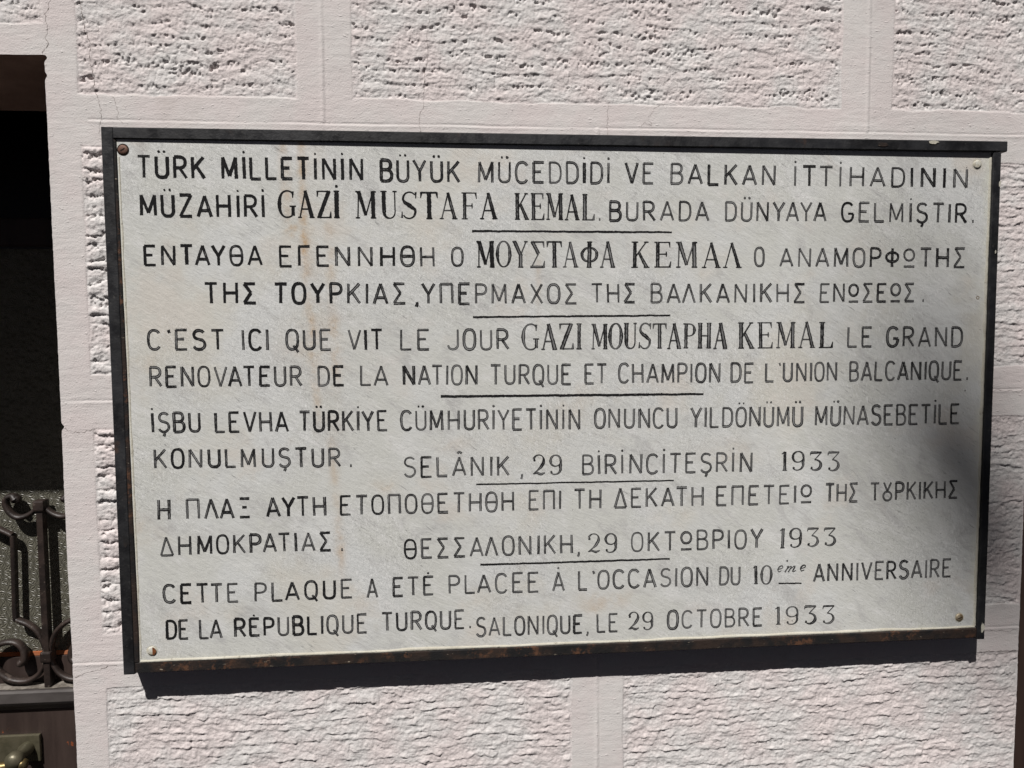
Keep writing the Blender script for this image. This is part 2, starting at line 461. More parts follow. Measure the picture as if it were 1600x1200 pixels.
# lower blocks: scaly lips, hardly any pits
st2 = vnoise(np.floor(X / 0.009 + 1.2 * vnoise(X / 0.03, Z / 0.02, 6)), np.floor(Z / 0.012 + 0.8 * vnoise(X / 0.03, Z / 0.03, 7)), 9) - 0.5
wl_ = Z + 0.010 * fbm(X / 0.12, Z / 0.05, 4, 3) + 0.0045 * fbm(X / 0.030, Z / 0.016, 8, 3) + 0.0016 * fbm(X / 0.007, Z / 0.007, 1, 2) + 0.0026 * st2
def scallops(period, k, shift, sx):
    ph = wl_ / period + shift
    row = np.floor(ph); f_ = ph - row
    am = vnoise(X / sx + row * 5.37, row * 1.73 + 0.5, k); am2 = vnoise(X / (sx * 0.4) + row * 9.1, row * 2.9 + 0.5, k + 1)
    return sstep(0.15, 0.8, am) * (0.35 + 0.8 * am2) * sstep(0, 0.2, f_) * (1 - f_) ** 0.8
scal = 0.0025 * scallops(0.0128, 3, 0.0, 0.017) + 0.0013 * scallops(0.0205, 7, 0.4, 0.026)
peb = 0.0011 * fbm(X / 0.0085, wl_ / 0.0068, 5, 3, 0.5)
lower = scal + peb - 0.0007 * pits - 0.0012 * tear + 0.0005 * fbm(X / 0.0042, Z / 0.0042, 3, 2, 0.6) - 0.0008
upper = (0.0010 * scallops(0.0128, 3, 0.0, 0.017) + 0.0010 * a1 * (0.3 + 0.9 * a2) * sstep(0, 0.10, fr) * (1 - fr) - 0.0027 * pits - 0.0036 * deep - 0.0016 * tear
         + 0.0011 * lump + 0.0007 * fbm(X / 0.0045, Z / 0.0055, 3, 2, 0.6))
# the narrow strip left of the plaque: fat rounded courses
pil = 0.0042 * (0.4 + 0.6 * a1) * np.sqrt(np.clip(1 - (2 * (fr - 0.45)) ** 2, 0, 1)) - 0.0032 * sstep(0.5, 0.75, small) * torn + 0.0012 * lump + 0.0008 * fbm(X / 0.0045, Z / 0.0055, 3, 2, 0.6) - 0.0015
wl = sstep(-0.42, -0.36, Z) * sstep(0.46, 0.42, Z) * (X < -0.3)
wlow = np.where(Z < -0.40, 1.0, np.where(Z < 0.42, 0.75, 0.0))
body = (upper * (1 - wlow) + lower * wlow) * (1 - wl) + pil * wl
soft = 1.0
edge = sstep(0.0, 0.006, HR)
rough_h = (body * soft - 0.0008) * edge - 0.0007 * ridge(HR - 0.002, 0.0018)
H = np.where(pid >= 0, rough_h, H)

def wall_h(x, z):
    """height of the finished surface at a point"""
    j = int(np.clip(np.searchsorted(gx, x), 1, len(gx) - 1)); i = int(np.clip(np.searchsorted(gz, z), 1, len(gz) - 1))
    return float(H[i - 1:i + 1, j - 1:j + 1].max())

# opening edges are chipped and not quite straight
XE = X.copy(); ZE = Z.copy()
for xe in (PIER_L, PIER_R):
    near = np.exp(-((X - xe) / 0.012) ** 2) * (Z < LINTEL + 0.001)
    XE += near * (0.0008 * fbm(Z / 0.09, Z * 0 + xe, 2, 3) + 0.0004 * fbm(Z / 0.006, Z * 0 + xe, 5, 2))
for zc, a, w in ((0.497, 0.0030, 0.004), (-0.0333, 0.0042, 0.004), (0.5232, 0.004, 0.004)):
    XE += np.exp(-((X - PIER_L) / 0.006) ** 2) * a * np.exp(-((Z - zc) / w) ** 2)
near = np.exp(-((Z - LINTEL) / 0.010) ** 2) * ((X < PIER_L) | (X > PIER_R))
ZE += near * (0.0010 * fbm(X / 0.04, X * 0 + 3, 2, 4))

nz, nx = X.shape
ci, cj = np.meshgrid(np.arange(nz - 1), np.arange(nx - 1), indexing='ij')
xm = 0.5 * (gx[cj] + gx[cj + 1]); zm = 0.5 * (gz[ci] + gz[ci + 1])
hole = ((xm < PIER_L) & (xm > -1.985) | (xm > PIER_R) & (xm < 1.985)) & (zm < LINTEL)
cpid = pid[:-1, :-1].copy()
cpid[hole] = -2

def sheet(name, cells, mat, parent):
    ii, jj = np.nonzero(cells)
    a = ii * nx + jj
    quads = np.stack([a, a + 1, a + nx + 1, a + nx], 1)
    used, inv = np.unique(quads, return_inverse=True)
    quads = inv.reshape(-1, 4)
    co = np.stack([XE.ravel()[used], -H.ravel()[used], ZE.ravel()[used]], 1).astype(np.float32)
    me = bpy.data.meshes.new(name)
    me.vertices.add(len(co)); me.vertices.foreach_set('co', co.ravel())
    n = len(quads)
    me.loops.add(4 * n); me.loops.foreach_set('vertex_index', quads.ravel().astype(np.int32))
    me.polygons.add(n)
    me.polygons.foreach_set('loop_start', np.arange(0, 4 * n, 4, dtype=np.int32))
    me.polygons.foreach_set('use_smooth', np.ones(n, bool))
    me.update(calc_edges=True)
    me.materials.append(mat)
    return link(bpy.data.objects.new(name, me), parent)

wall = thing('house_wall', 'pale pink rendered wall with rough block panels between smooth bands, behind the framed plaque', 'wall')
sheet('smooth_band', cpid == -1, M['wall'], wall)
for k in range(len(PANELS)):
    if (cpid == k).any():
        sheet('rough_panel', cpid == k, M['rough'], wall)

# thickness of the wall: jambs and soffits of the two door openings
def reveal(name, pts, mat):
    m = MB(); m.poly(pts)
    return m.build(name, mat, wall)
DEEP = 0.52
def jamb(x, s):
    zs = gz[gz <= LINTEL + 1e-6]
    j = int(np.argmin(abs(gx - x)))
    rows = [[(XE[i, j], -H[i, j], ZE[i, j]), (XE[i, j] + s * 0.0012, 0.004, ZE[i, j]), (x, 0.05, gz[i]), (x, DEEP, gz[i])] for i in range(len(zs))]
    m = MB(); m.quad_grid(rows)
    m.build('jamb', M['wall'], wall)
jamb(PIER_L, 1); jamb(PIER_R, -1)
m = MB(); m.poly([(-1.985, 0.0, -1.15), (-1.985, DEEP, -1.15), (-1.985, DEEP, LINTEL), (-1.985, 0.0, LINTEL)]); m.build('jamb', M['wall'], wall)
m = MB(); m.poly([(1.985, 0.0, -1.15), (1.985, DEEP, -1.15), (1.985, DEEP, LINTEL), (1.985, 0.0, LINTEL)]); m.build('jamb', M['wall'], wall)
i_l = int(np.argmin(abs(gz - LINTEL)))
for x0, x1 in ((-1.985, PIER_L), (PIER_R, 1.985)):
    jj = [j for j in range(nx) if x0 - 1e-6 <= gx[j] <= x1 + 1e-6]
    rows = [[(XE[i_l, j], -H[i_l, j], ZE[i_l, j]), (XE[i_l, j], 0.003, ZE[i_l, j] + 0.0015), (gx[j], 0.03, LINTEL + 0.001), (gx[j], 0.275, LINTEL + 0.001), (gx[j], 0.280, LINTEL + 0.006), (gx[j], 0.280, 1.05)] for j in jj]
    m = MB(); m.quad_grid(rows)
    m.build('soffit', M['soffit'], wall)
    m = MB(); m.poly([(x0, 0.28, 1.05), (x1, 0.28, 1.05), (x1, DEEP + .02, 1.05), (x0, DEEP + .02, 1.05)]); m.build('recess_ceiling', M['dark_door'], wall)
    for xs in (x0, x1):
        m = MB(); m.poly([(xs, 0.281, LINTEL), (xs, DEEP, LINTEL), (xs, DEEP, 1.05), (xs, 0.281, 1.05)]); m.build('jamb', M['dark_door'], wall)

# hairline cracks
def crack(pts, w=0.0011):
    path = []
    P = [np.array(p, float) for p in pts]
    for a, b in zip(P[:-1], P[1:]):
        n = max(2, int(np.linalg.norm(b - a) / 0.0025))
        for k in range(n):
            path.append(a + (b - a) * k / n)
    path.append(P[-1])
    r = np.random.default_rng(int(abs(pts[0][0]) * 1e4))
    rows = []
    off = 0.0
    for i, p in enumerate(path):
        off = off * 0.75 + r.normal(0, 0.0011)
        t = path[min(i + 1, len(path) - 1)] - path[max(i - 1, 0)]
        t = t / (np.linalg.norm(t) + 1e-9); nrm = np.array([-t[1], t[0]])
        q = p + nrm * off
        hw = w * (0.25 + 0.75 * r.random() ** 2) * 0.42
        h = wall_h(q[0], q[1]) + 0.00035
        rows.append([(q[0] - nrm[0] * hw, -h, q[1] - nrm[1] * hw), (q[0] + nrm[0] * hw, -h, q[1] + nrm[1] * hw)])
    m = MB(); m.quad_grid(rows)
    m.build('crack', M['crack'], wall)
crack([(-0.7815, 0.66), (-0.7835, 0.6072), (-0.7891, 0.5653), (-0.7906, 0.5513), (-0.7885, 0.5364), (-0.7945, 0.5275)], 0.0013)
crack([(-0.739, 0.65), (-0.7386, 0.6085), (-0.7367, 0.5667), (-0.7257, 0.5436), (-0.7286, 0.5201), (-0.7258, 0.4966), (-0.7237, 0.4826), (-0.7196, 0.4685), (-0.7187, 0.4448), (-0.7186, 0.413)], 0.0014)
crack([(-0.2204, 0.6238), (-0.2232, 0.5658), (-0.227, 0.5074), (-0.2284, 0.4781), (-0.2326, 0.4634), (-0.2328, 0.4506), (-0.2391, 0.414)], 0.0010)
crack([(0.0655, 0.4750), (0.0638, 0.4739), (0.0618, 0.4489), (0.0608, 0.414)], 0.0009)
crack([(-0.6991, 0.4689), (-0.6933, 0.4519), (-0.6902, 0.4359), (-0.6839, 0.4293)], 0.0007)
crack([(-0.7897, -0.0333), (-0.7871, -0.0383), (-0.7796, -0.0415), (-0.7643, -0.0387), (-0.748, -0.035)], 0.0009)
crack([(-0.7927, -0.4316), (-0.7789, -0.427), (-0.7592, -0.4216), (-0.7474, -0.419), (-0.7423, -0.414), (-0.7275, -0.4105)], 0.0010)
crack([(0.722, -0.4135), (0.75, -0.4150), (0.793, -0.4145)], 0.0010)
crack([(0.722, -0.4535), (0.75, -0.4520), (0.793, -0.4515)], 0.0012)
crack([(0.722, 0.0063), (0.75, 0.0060), (0.80, 0.0064)], 0.0010)

crack([(0.116, 0.436), (0.122, 0.446), (0.132, 0.440), (0.128, 0.453), (0.138, 0.460), (0.142, 0.468), (0.158, 0.476)], 0.0007)

# ------------------------------------------------------------------ left door, sunk half a metre into the wall
door = thing('house_door', 'dark brown door with wrought iron scroll grille and patterned glass, left of the plaque', 'door', (-1.39, 0.5, -1.15))
def dpart(mb, name, mat, parent=door, **kw):
    o = mb.build(name, mat, parent, **kw)
    o.matrix_parent_inverse = Matrix.Identity(4)
    o.data.transform(Matrix.Translation(-Vector(door.location)))
    return o
m = MB()
m.box(-1.985, -1.385, 0.461, 0.515, -1.15, -0.664); m.box(-1.382, -0.796, 0.461, 0.515, -1.15, -0.664)      # lower panels
m.box(-1.985, -1.90, 0.478, 0.515, -0.662, 0.30); m.box(-1.46, -1.385, 0.478, 0.515, -0.662, 0.30)           # stiles
m.box(-1.382, -1.307, 0.478, 0.515, -0.662, 0.30); m.box(-0.87, -0.796, 0.478, 0.515, -0.662, 0.30)
leaf = dpart(m, 'door_leaf', M['door'], bevel=0.003)
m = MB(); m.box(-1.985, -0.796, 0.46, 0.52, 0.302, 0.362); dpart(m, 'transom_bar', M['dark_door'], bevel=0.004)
m = MB(); m.box(-1.985, -0.796, 0.50, 0.512, 0.364, 1.048); dpart(m, 'transom_glass', M['darkglass'])
for x0, x1 in ((-1.90, -1.46), (-1.307, -0.87)):
    m = MB(); m.box(x0 + .001, x1 - .001, 0.486, 0.493, -0.662, 0.30); dpart(m, 'glass_pane', M['glass'])
    m = MB(); m.box(x0 + .0015, x1 - .0015, 0.4795, 0.4855, -0.662, -0.602); dpart(m, 'lower_board', M['door'], bevel=0.0015)
    m = MB(); m.box(x0 + .002, x1 - .002, 0.4815, 0.4855, -0.6010, -0.5925); dpart(m, 'glazing_bead', M['orange'])
# moulded lock rail, grey with dust on its ledge
def rail_profile(x0, x1):
    prof = [(0.474, -0.664), (0.448, -0.6655), (0.443, -0.669), (0.442, -0.690), (0.446, -0.697), (0.452, -0.703), (0.4565, -0.711), (0.4605, -0.7135)]
    rows = [[(x, y, z) for y, z in prof] for x in (x0, x1)]
    m = MB(); m.quad_grid(rows); m.poly(rows[0]); m.poly(rows[1][::-1])
    return m
for x0, x1 in ((-1.985, -1.385), (-1.382, -0.797)):
    r = dpart(rail_profile(x0, x1), 'lock_rail', M['rail'])
    m = MB(); xs = np.linspace(x0 + .002, x1 - .002, 60)
    m.quad_grid([[(x, 0.451 + 0.004 * random.random(), -0.6638), (x, 0.462, -0.6625 + 0.001 * random.random()), (x, 0.4785, -0.661)] for x in xs])
    dpart(m, 'dust_layer', M['dust'], smooth=True)
# wrought iron grille, one per leaf, mirrored about its middle bar
def grille(cx):
    def P(pts, n=6, y=0.465):
        return [(x, y, z) for x, z in spline(pts, n)]
    def flat(m, path, w=0.0065, d=0.0105):
        m.tube(path, w, 8, d / w)
    off = cx + 1.092
    bar = MB(); bar.box(cx - 0.0068, cx + 0.0068, 0.454, 0.472, -0.6625, -0.247)
    g = dpart(bar, 'grille_bar', M['iron'], bevel=0.002)
    for zc, hh in ((-0.257, 0.012), (-0.594, 0.012)):
        c = MB(); c.box(cx - 0.0115, cx + 0.0115, 0.450, 0.476, zc - hh, zc + hh)
        dpart(c, 'collar', M['iron'], bevel=0.004)
    TL = [(-1.0960, -0.2500), (-1.1057, -0.2683), (-1.1236, -0.2806), (-1.1423, -0.283), (-1.1577, -0.2712), (-1.1655, -0.2527), (-1.1615, -0.2400), (-1.1500, -0.2365), (-1.1436, -0.2435)]
    B2 = [(-1.2420, -0.262), (-1.2150, -0.288), (-1.1883, -0.3046), (-1.1560, -0.3222), (-1.1535, -0.330), (-1.1552, -0.4135), (-1.1568, -0.500), (-1.1520, -0.512), (-1.1309, -0.5222), (-1.1115, -0.5404), (-1.0999, -0.5669), (-1.0960, -0.5900)]
    BS = [(-1.0960, -0.5950), (-1.1014, -0.6149), (-1.116, -0.6376), (-1.1409, -0.6500), (-1.1704, -0.6468), (-1.1938, -0.6312), (-1.2091, -0.6132), (-1.2133, -0.5912), (-1.2016, -0.57), (-1.177, -0.5609), (-1.1557, -0.5647), (-1.1430, -0.5811), (-1.1420, -0.6000), (-1.1490, -0.6080)]
    for s in (1, -1):
        def mir(pts): return [((-1.092 + s * (x + 1.092)) + off, z) for x, z in pts]
        for nm, pts in (('scroll', TL), ('scroll', BS)):
            m = MB(); path = P(mir(pts)); n = len(path)
            ends = [0.0055 + 0.0036 * (0.3 + 0.7 * min(1.0, i / (0.35 * n))) if i < n * 0.82 else 0.0091 + 0.0042 * (i / n - 0.82) / 0.18 for i in range(n)]
            m.tube(path, [e * 0.72 for e in ends], 8, 1.65)
            m.lathe([(0.001, -0.011), (0.0075, -0.009), (0.0095, 0), (0.0075, 0.009), (0.001, 0.011)], path[-1], 'y', 14)
            dpart(m, nm, M['iron'], smooth=True)
        m = MB(); m.tube(P(mir(B2), 5), 0.0056, 8, 1.7)
        dpart(m, 'curved_bar', M['iron'], smooth=True)
grille(-1.092); grille(-1.685)
# lock plate with knob and lever
m = MB(); m.box(-1.262, -1.113, 0.452, 0.4605, -0.829, -0.7685)
plate = dpart(m, 'lock_plate', M['bronze'], bevel=0.002)
m = MB(); m.lathe([(0.0145, 0.0), (0.0150, -0.012), (0.0125, -0.020), (0.0125, -0.034), (0.018, -0.040), (0.0185, -0.052), (0.013, -0.060), (0.003, -0.062)], (-1.1385, 0.452, -0.797), 'y')
o = m.build('knob', M['bronze'], None, smooth=True); o.data.transform(Matrix.Translation(-Vector(door.location))); o.parent = plate
m = MB(); m.tube([(-1.136, 0.406, -0.806), (-1.16, 0.402, -0.8085), (-1.20, 0.402, -0.809), (-1.25, 0.404, -0.806)], [0.0085, 0.0105, 0.0105, 0.009], 14)
m.lathe([(0.004, 0.010), (0.010, 0.008), (0.0125, 0.0), (0.010, -0.008), (0.004, -0.010)], (-1.1235, 0.406, -0.807), 'x', 18)
o = m.build('lever', M['brass'], None, smooth=True); o.data.transform(Matrix.Translation(-Vector(door.location))); o.parent = plate

# right-hand door, only its dark edge shows
rdoor = thing('house_door', 'dark brown wooden door in the deep opening at the right edge of the wall', 'door', (1.39, 0.5, -1.15))
def rpart(mb, name, mat, **kw):
    o = mb.build(name, mat, rdoor, **kw)
    o.data.transform(Matrix.Translation(-Vector(rdoor.location)))
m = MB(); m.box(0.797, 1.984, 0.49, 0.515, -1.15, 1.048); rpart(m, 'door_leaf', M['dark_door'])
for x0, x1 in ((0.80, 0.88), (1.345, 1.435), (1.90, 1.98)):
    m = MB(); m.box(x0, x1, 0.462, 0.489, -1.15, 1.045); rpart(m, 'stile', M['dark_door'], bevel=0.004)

# ------------------------------------------------------------------ the plaque
plaque = thing('memorial_plaque', 'white marble plaque with engraved black Turkish, Greek and French text in a black iron frame', 'plaque')
YF = -0.038                                           # front of the frame
def slab_y(x): return YF + 0.0026 + (x + 0.7) / 1.4 * 0.0034

# slab
sx = np.linspace(-0.690, 0.694, 470); sz = np.linspace(-0.404, 0.404, 280)
SX, SZ = np.meshgrid(sx, sz)
SY = slab_y(SX)
stain = np.zeros_like(SX)
def streak(x, z_top, z_bot, w, a, k, lean=0.0):
    xc = x + lean * (z_top - SZ) + 0.004 * fbm(SZ / 0.06, SZ * 0 + k, k, 3)
    g = np.exp(-((SX - xc) / w) ** 2) * sstep(z_bot - 0.03, z_bot + 0.05, SZ) * (1 - sstep(z_top - 0.005, z_top + 0.02, SZ))
    return a * g * (0.45 + 0.9 * vnoise(SZ / 0.03, SZ * 0 + k, k))
stain += streak(-0.414, 0.42, 0.20, 0.006, 0.75, 1) + streak(-0.437, 0.42, 0.26, 0.008, 0.40, 2) + streak(-0.40, 0.41, 0.10, 0.014, 0.10, 3)
stain += streak(-0.409, 0.24, -0.04, 0.006, 0.32, 4, 0.03) + streak(-0.375, 0.27, 0.02, 0.008, 0.30, 5, 0.03) + streak(-0.376, -0.06, -0.27, 0.007, 0.40, 6, 0.05)
stain += streak(-0.055, 0.22, 0.13, 0.005, 0.35, 7, -0.02) + streak(-0.375, 0.03, -0.06, 0.015, 0.10, 8)
def blot(x, z, rx, rz, a, k):
    dx = SX - x + 0.012 * fbm(SX / 0.03, SZ / 0.03, k, 3); dz = SZ - z + 0.012 * fbm(SX / 0.03, SZ / 0.03, k + 3, 3)
    return a * np.exp(-((dx / rx) ** 2 + (dz / rz) ** 2))
stain += blot(-0.432, 0.268, 0.009, 0.006, 0.85, 1) + blot(-0.425, 0.259, 0.004, 0.006, 0.7, 2) + blot(-0.40, 0.09, 0.05, 0.05, 0.2, 3)
stain += blot(-0.30, -0.125, 0.02, 0.012, 0.25, 4) + blot(0.045, -0.327, 0.045, 0.018, 0.35, 5) + blot(-0.19, -0.07, 0.03, 0.012, 0.16, 6) + blot(0.25, -0.09, 0.05, 0.02, 0.18, 7)
stain += blot(-0.67, -0.19, 0.03, 0.02, 0.2, 8) + blot(-0.66, 0.05, 0.03, 0.05, 0.14, 9) + blot(0.66, 0.40, 0.02, 0.03, 0.25, 2) + blot(-0.66, 0.40, 0.02, 0.02, 0.15, 1)
stain = np.clip(stain, 0, 1)
putty = np.zeros_like(SX)
er = 0.006 + 0.008 * vnoise(SZ / 0.05, SX * 0, 3)
putty = np.maximum(putty, 1 - sstep(0, 1, (0.688 - SX) / (er * 1.6)))
putty = np.maximum(putty, 1 - sstep(0, 1, (SZ + 0.397) / (0.004 + 0.012 * vnoise(SX / 0.06, SX * 0, 5))))
putty = np.maximum(putty, 1 - sstep(0, 1, (SX + 0.680) / (0.004 + 0.006 * vnoise(SZ / 0.05, SX * 0, 6))))
m = MB(); m.quad_grid(np.stack([SX, SY, SZ], 2).tolist())
b = len(m.v)
slab = m.build('marble_slab', M['marble'], plaque, smooth=True)
for nm, arr in (('stain', stain), ('putty', putty)):
    at = slab.data.attributes.new(nm, 'FLOAT', 'POINT'); at.data.foreach_set('value', arr.astype(np.float32).ravel())

# frame bars -------------------------------------------------------------
def bar(name, length_pts, width_dir, prof, mat, warp=0.0, k=0):
    """prof: (offset across, y) ring swept between two end points (x,z)"""
    (xa, za), (xb, zb) = length_pts
    n = 90
    rows = []
    for i in range(n + 1):
        t = i / n
        px, pz = xa + (xb - xa) * t, za + (zb - za) * t
        s = t * 9.0
        w = warp * float(fbm(np.array([s]), np.array([k * 3.1]), k, 3)[0])
        rows.append([(px + width_dir[0] * (o + (w if o > 0.001 else 0)), y + (0.5 * w if y < -0.02 else 0), pz + width_dir[1] * (o + (w if o > 0.001 else 0))) for o, y in prof])
    m = MB(); m.quad_grid(rows, close_u=True)
    m.poly(rows[0]); m.poly(rows[-1][::-1])
    return m.build(name, mat, plaque)
E_ = 0.0012
def boxprof(w, yf, inner):
    """outer edge at 0, inner edge at w; inner = depth the inner lip drops to"""
    return [(0, 0.003), (0, yf + E_), (E_, yf), (w - E_, yf), (w, yf + E_), (w + inner[0], yf + inner[1]), (w + inner[0], 0.003)]
# left bar full height, brown bevel on its inner side
bar('frame_bar', ((-0.700, 0.4122), (-0.700, -0.4135)), (1, 0), boxprof(0.0172, YF, (0.0001, 0.008)), M['frame'], 0.0003, 1)
lb = MB()
rows = []
for z in np.linspace(0.395, -0.395, 120):
    w = 0.0045 + 0.0045 * (1 - (z + 0.395) / 0.79) + 0.0012 * float(fbm(np.array([z * 12]), np.array([1.3]), 2, 3)[0])
    rows.append([(-0.6829, YF + 0.0005, z), (-0.6829 + w * 0.6, YF + 0.0012, z), (-0.6829 + w, YF + 0.0040, z), (-0.6829, YF + 0.006, z)])
lb.quad_grid(rows, close_u=True); lb.poly(rows[0]); lb.poly(rows[-1][::-1])
lb.build('inner_bead', M['rusty'], plaque)
# top bar runs past the right bar
bar('frame_bar', ((-0.6825, 0.4122), (0.7085, 0.4122)), (0, -1), boxprof(0.0165, YF - 0.0008, (0.0001, 0.010)), M['frame'], 0.0005, 2)
# right bar
bar('frame_bar', ((0.7005, 0.3945), (0.7015, -0.4135)), (-1, 0), boxprof(0.0135, YF + 0.0006, (0.0001, 0.010)), M['frame'], 0.0006, 3)
# bottom bar, rusty
bar('frame_bar', ((-0.6825, -0.4125), (0.6865, -0.4115)), (0, 1), boxprof(0.0165, YF + 0.0012, (0.0001, 0.008)), M['rusty'], 0.0008, 4)
tag(plaque.children[-1], 'rusty bottom bar of the frame with flaking paint')
# crumbling putty along the slab's edges
def putty_bead(a, b, wdir, w0, w1, h, k):
    n = 170; rows = []
    for i in range(n + 1):
        t = i / n
        x = a[0] + (b[0] - a[0]) * t; z = a[1] + (b[1] - a[1]) * t
        q = float(vnoise(np.array([t * 26.0]), np.array([k + .5]), k)[0]); q2 = float(vnoise(np.array([t * 90.0]), np.array([k + .5]), k + 2)[0])
        w = w0 + (w1 - w0) * q + 0.001 * q2
        y = slab_y(x)
        hh = h * (0.5 + 0.6 * q2)
        rows.append([(x - wdir[0] * .001, y + 0.0015, z - wdir[1] * .001), (x - wdir[0] * .0005, y - hh, z - wdir[1] * .0005), (x + wdir[0] * w * .6, y - hh * .75, z + wdir[1] * w * .6), (x + wdir[0] * w, y + 0.0004, z + wdir[1] * w)])
    m = MB(); m.quad_grid(rows); m.build('putty_bead', M['putty'], plaque, smooth=True)
putty_bead((-0.6745, -0.3956), (0.6865, -0.3946), (0, 1), 0.0015, 0.0055, 0.0022, 1)
putty_bead((0.6868, 0.388), (0.6868, -0.392), (-1, 0), 0.001, 0.0055, 0.0016, 3)
putty_bead((-0.6770, 0.37), (-0.6745, -0.39), (1, 0), 0.0005, 0.0028, 0.0010, 5)
# chips of bare paint on the frame
def chip(x, z, r, y, mat, k, sx_=1.0):
    rr = np.random.default_rng(k)
    m = MB(); m.poly([(x + sx_ * r * math.cos(a) * (0.5 + 0.6 * rr.random()), y, z + r * math.sin(a) * (0.5 + 0.6 * rr.random())) for a in np.linspace(0, 2 * math.pi, 12)[:-1]])
    m.build('paint_chip', mat, plaque)
chip(0.6985, 0.345, 0.006, YF - 0.0004, M['putty'], 3, 0.4)
chip(0.6965, -0.393, 0.011, YF - 0.0004, M['putty'], 5, 0.35)
chip(0.6950, 0.235, 0.003, YF - 0.0004, M['putty'], 9, 0.5)
chip(-0.688, -0.205, 0.010, YF - 0.0003, M['rusty'], 12, 0.7)
chip(0.582, 0.4085, 0.0028, YF - 0.0016, M['putty'], 7, 4.0)
chip(0.497, 0.404, 0.004, YF - 0.0016, M['rusty'], 8, 3.0)

# screws -----------------------------------------------------------------
def screw(x, z, r, mat, slot_angle, lab, sunk=True, half=False):
    y = slab_y(x)
    m = MB()
    prof = [(r, 0.001), (r, -0.0006), (r * 0.8, -0.0016), (r * 0.4, -0.0021), (0.0004, -0.0022)] if not half else [(r, 0.001), (r, -0.0009), (r * 0.6, -0.0011), (0.0004, -0.0011)]
    m.lathe(prof, (x, y, z), 'y', 26)
    s = m.build('screw', mat, plaque, smooth=True)
    tag(s, lab)
    ca, sa = math.cos(slot_angle), math.sin(slot_angle)
    t = MB()
    L, wd = r * 0.86, r * 0.11
    pts = [(-L, -wd), (L, -wd), (L, wd), (-L, wd)]
    yy = y - 0.0026
    t.quad_grid([[(x + ca * u - sa * v, y - 0.0024 + 0.0016 * (u / L) ** 2 - 0.00015, z + sa * u + ca * v) for u in np.linspace(-L, L, 9)] for v in (-wd, wd)])
    if not half:
        t.build('screw_slot', M['slot'], s)
    # worn recess round the head
    g = MB(); rows = []
    for k in range(33):
        a = 2 * math.pi * k / 32
        up = 1.0 + 0.22 * max(0, math.sin(a)) + 0.06 * math.sin(3 * a + x * 50)
        rows.append([(x + math.cos(a) * r * 1.0, y - 0.00025, z + math.sin(a) * r * 1.0), (x + math.cos(a) * r * (1.0 + 0.2 * up), y - 0.0002, z + math.sin(a) * r * (1.0 + 0.2 * up))])
    g.quad_grid(rows); g.build('screw_hole', M['slot'] if mat == M['screw_brown'] else M['putty'], s)
    return s
screw(-0.6706, 0.3800, 0.0072, M['screw_brown'], 0.6, 'brown slotted screw in the upper left corner')
screw(0.6628, 0.3763, 0.0068, M['screw_white'], 0.2, 'screw painted over white in the upper right corner', half=True)
screw(0.6585, -0.3765, 0.0068, M['screw_brass'], 0.35, 'brass slotted screw in the lower right corner')
s = screw(-0.6574, -0.3788, 0.0070, M['screw_white'], 0.0, 'half rusted screw in the lower left corner', half=True)
m = MB()
m.poly([(-0.6562, slab_y(-0.657) - 0.0016, -0.3788 + 0.0062), (-0.6562, slab_y(-0.657) - 0.0016, -0.3788 - 0.0062)] + [(-0.6574 + 0.0066 * math.cos(a), slab_y(-0.657) - 0.0016, -0.3788 + 0.0066 * math.sin(a)) for a in np.linspace(-1.2, 1.2, 10)])
m.build('rust_patch', M['rust_spot'], s)

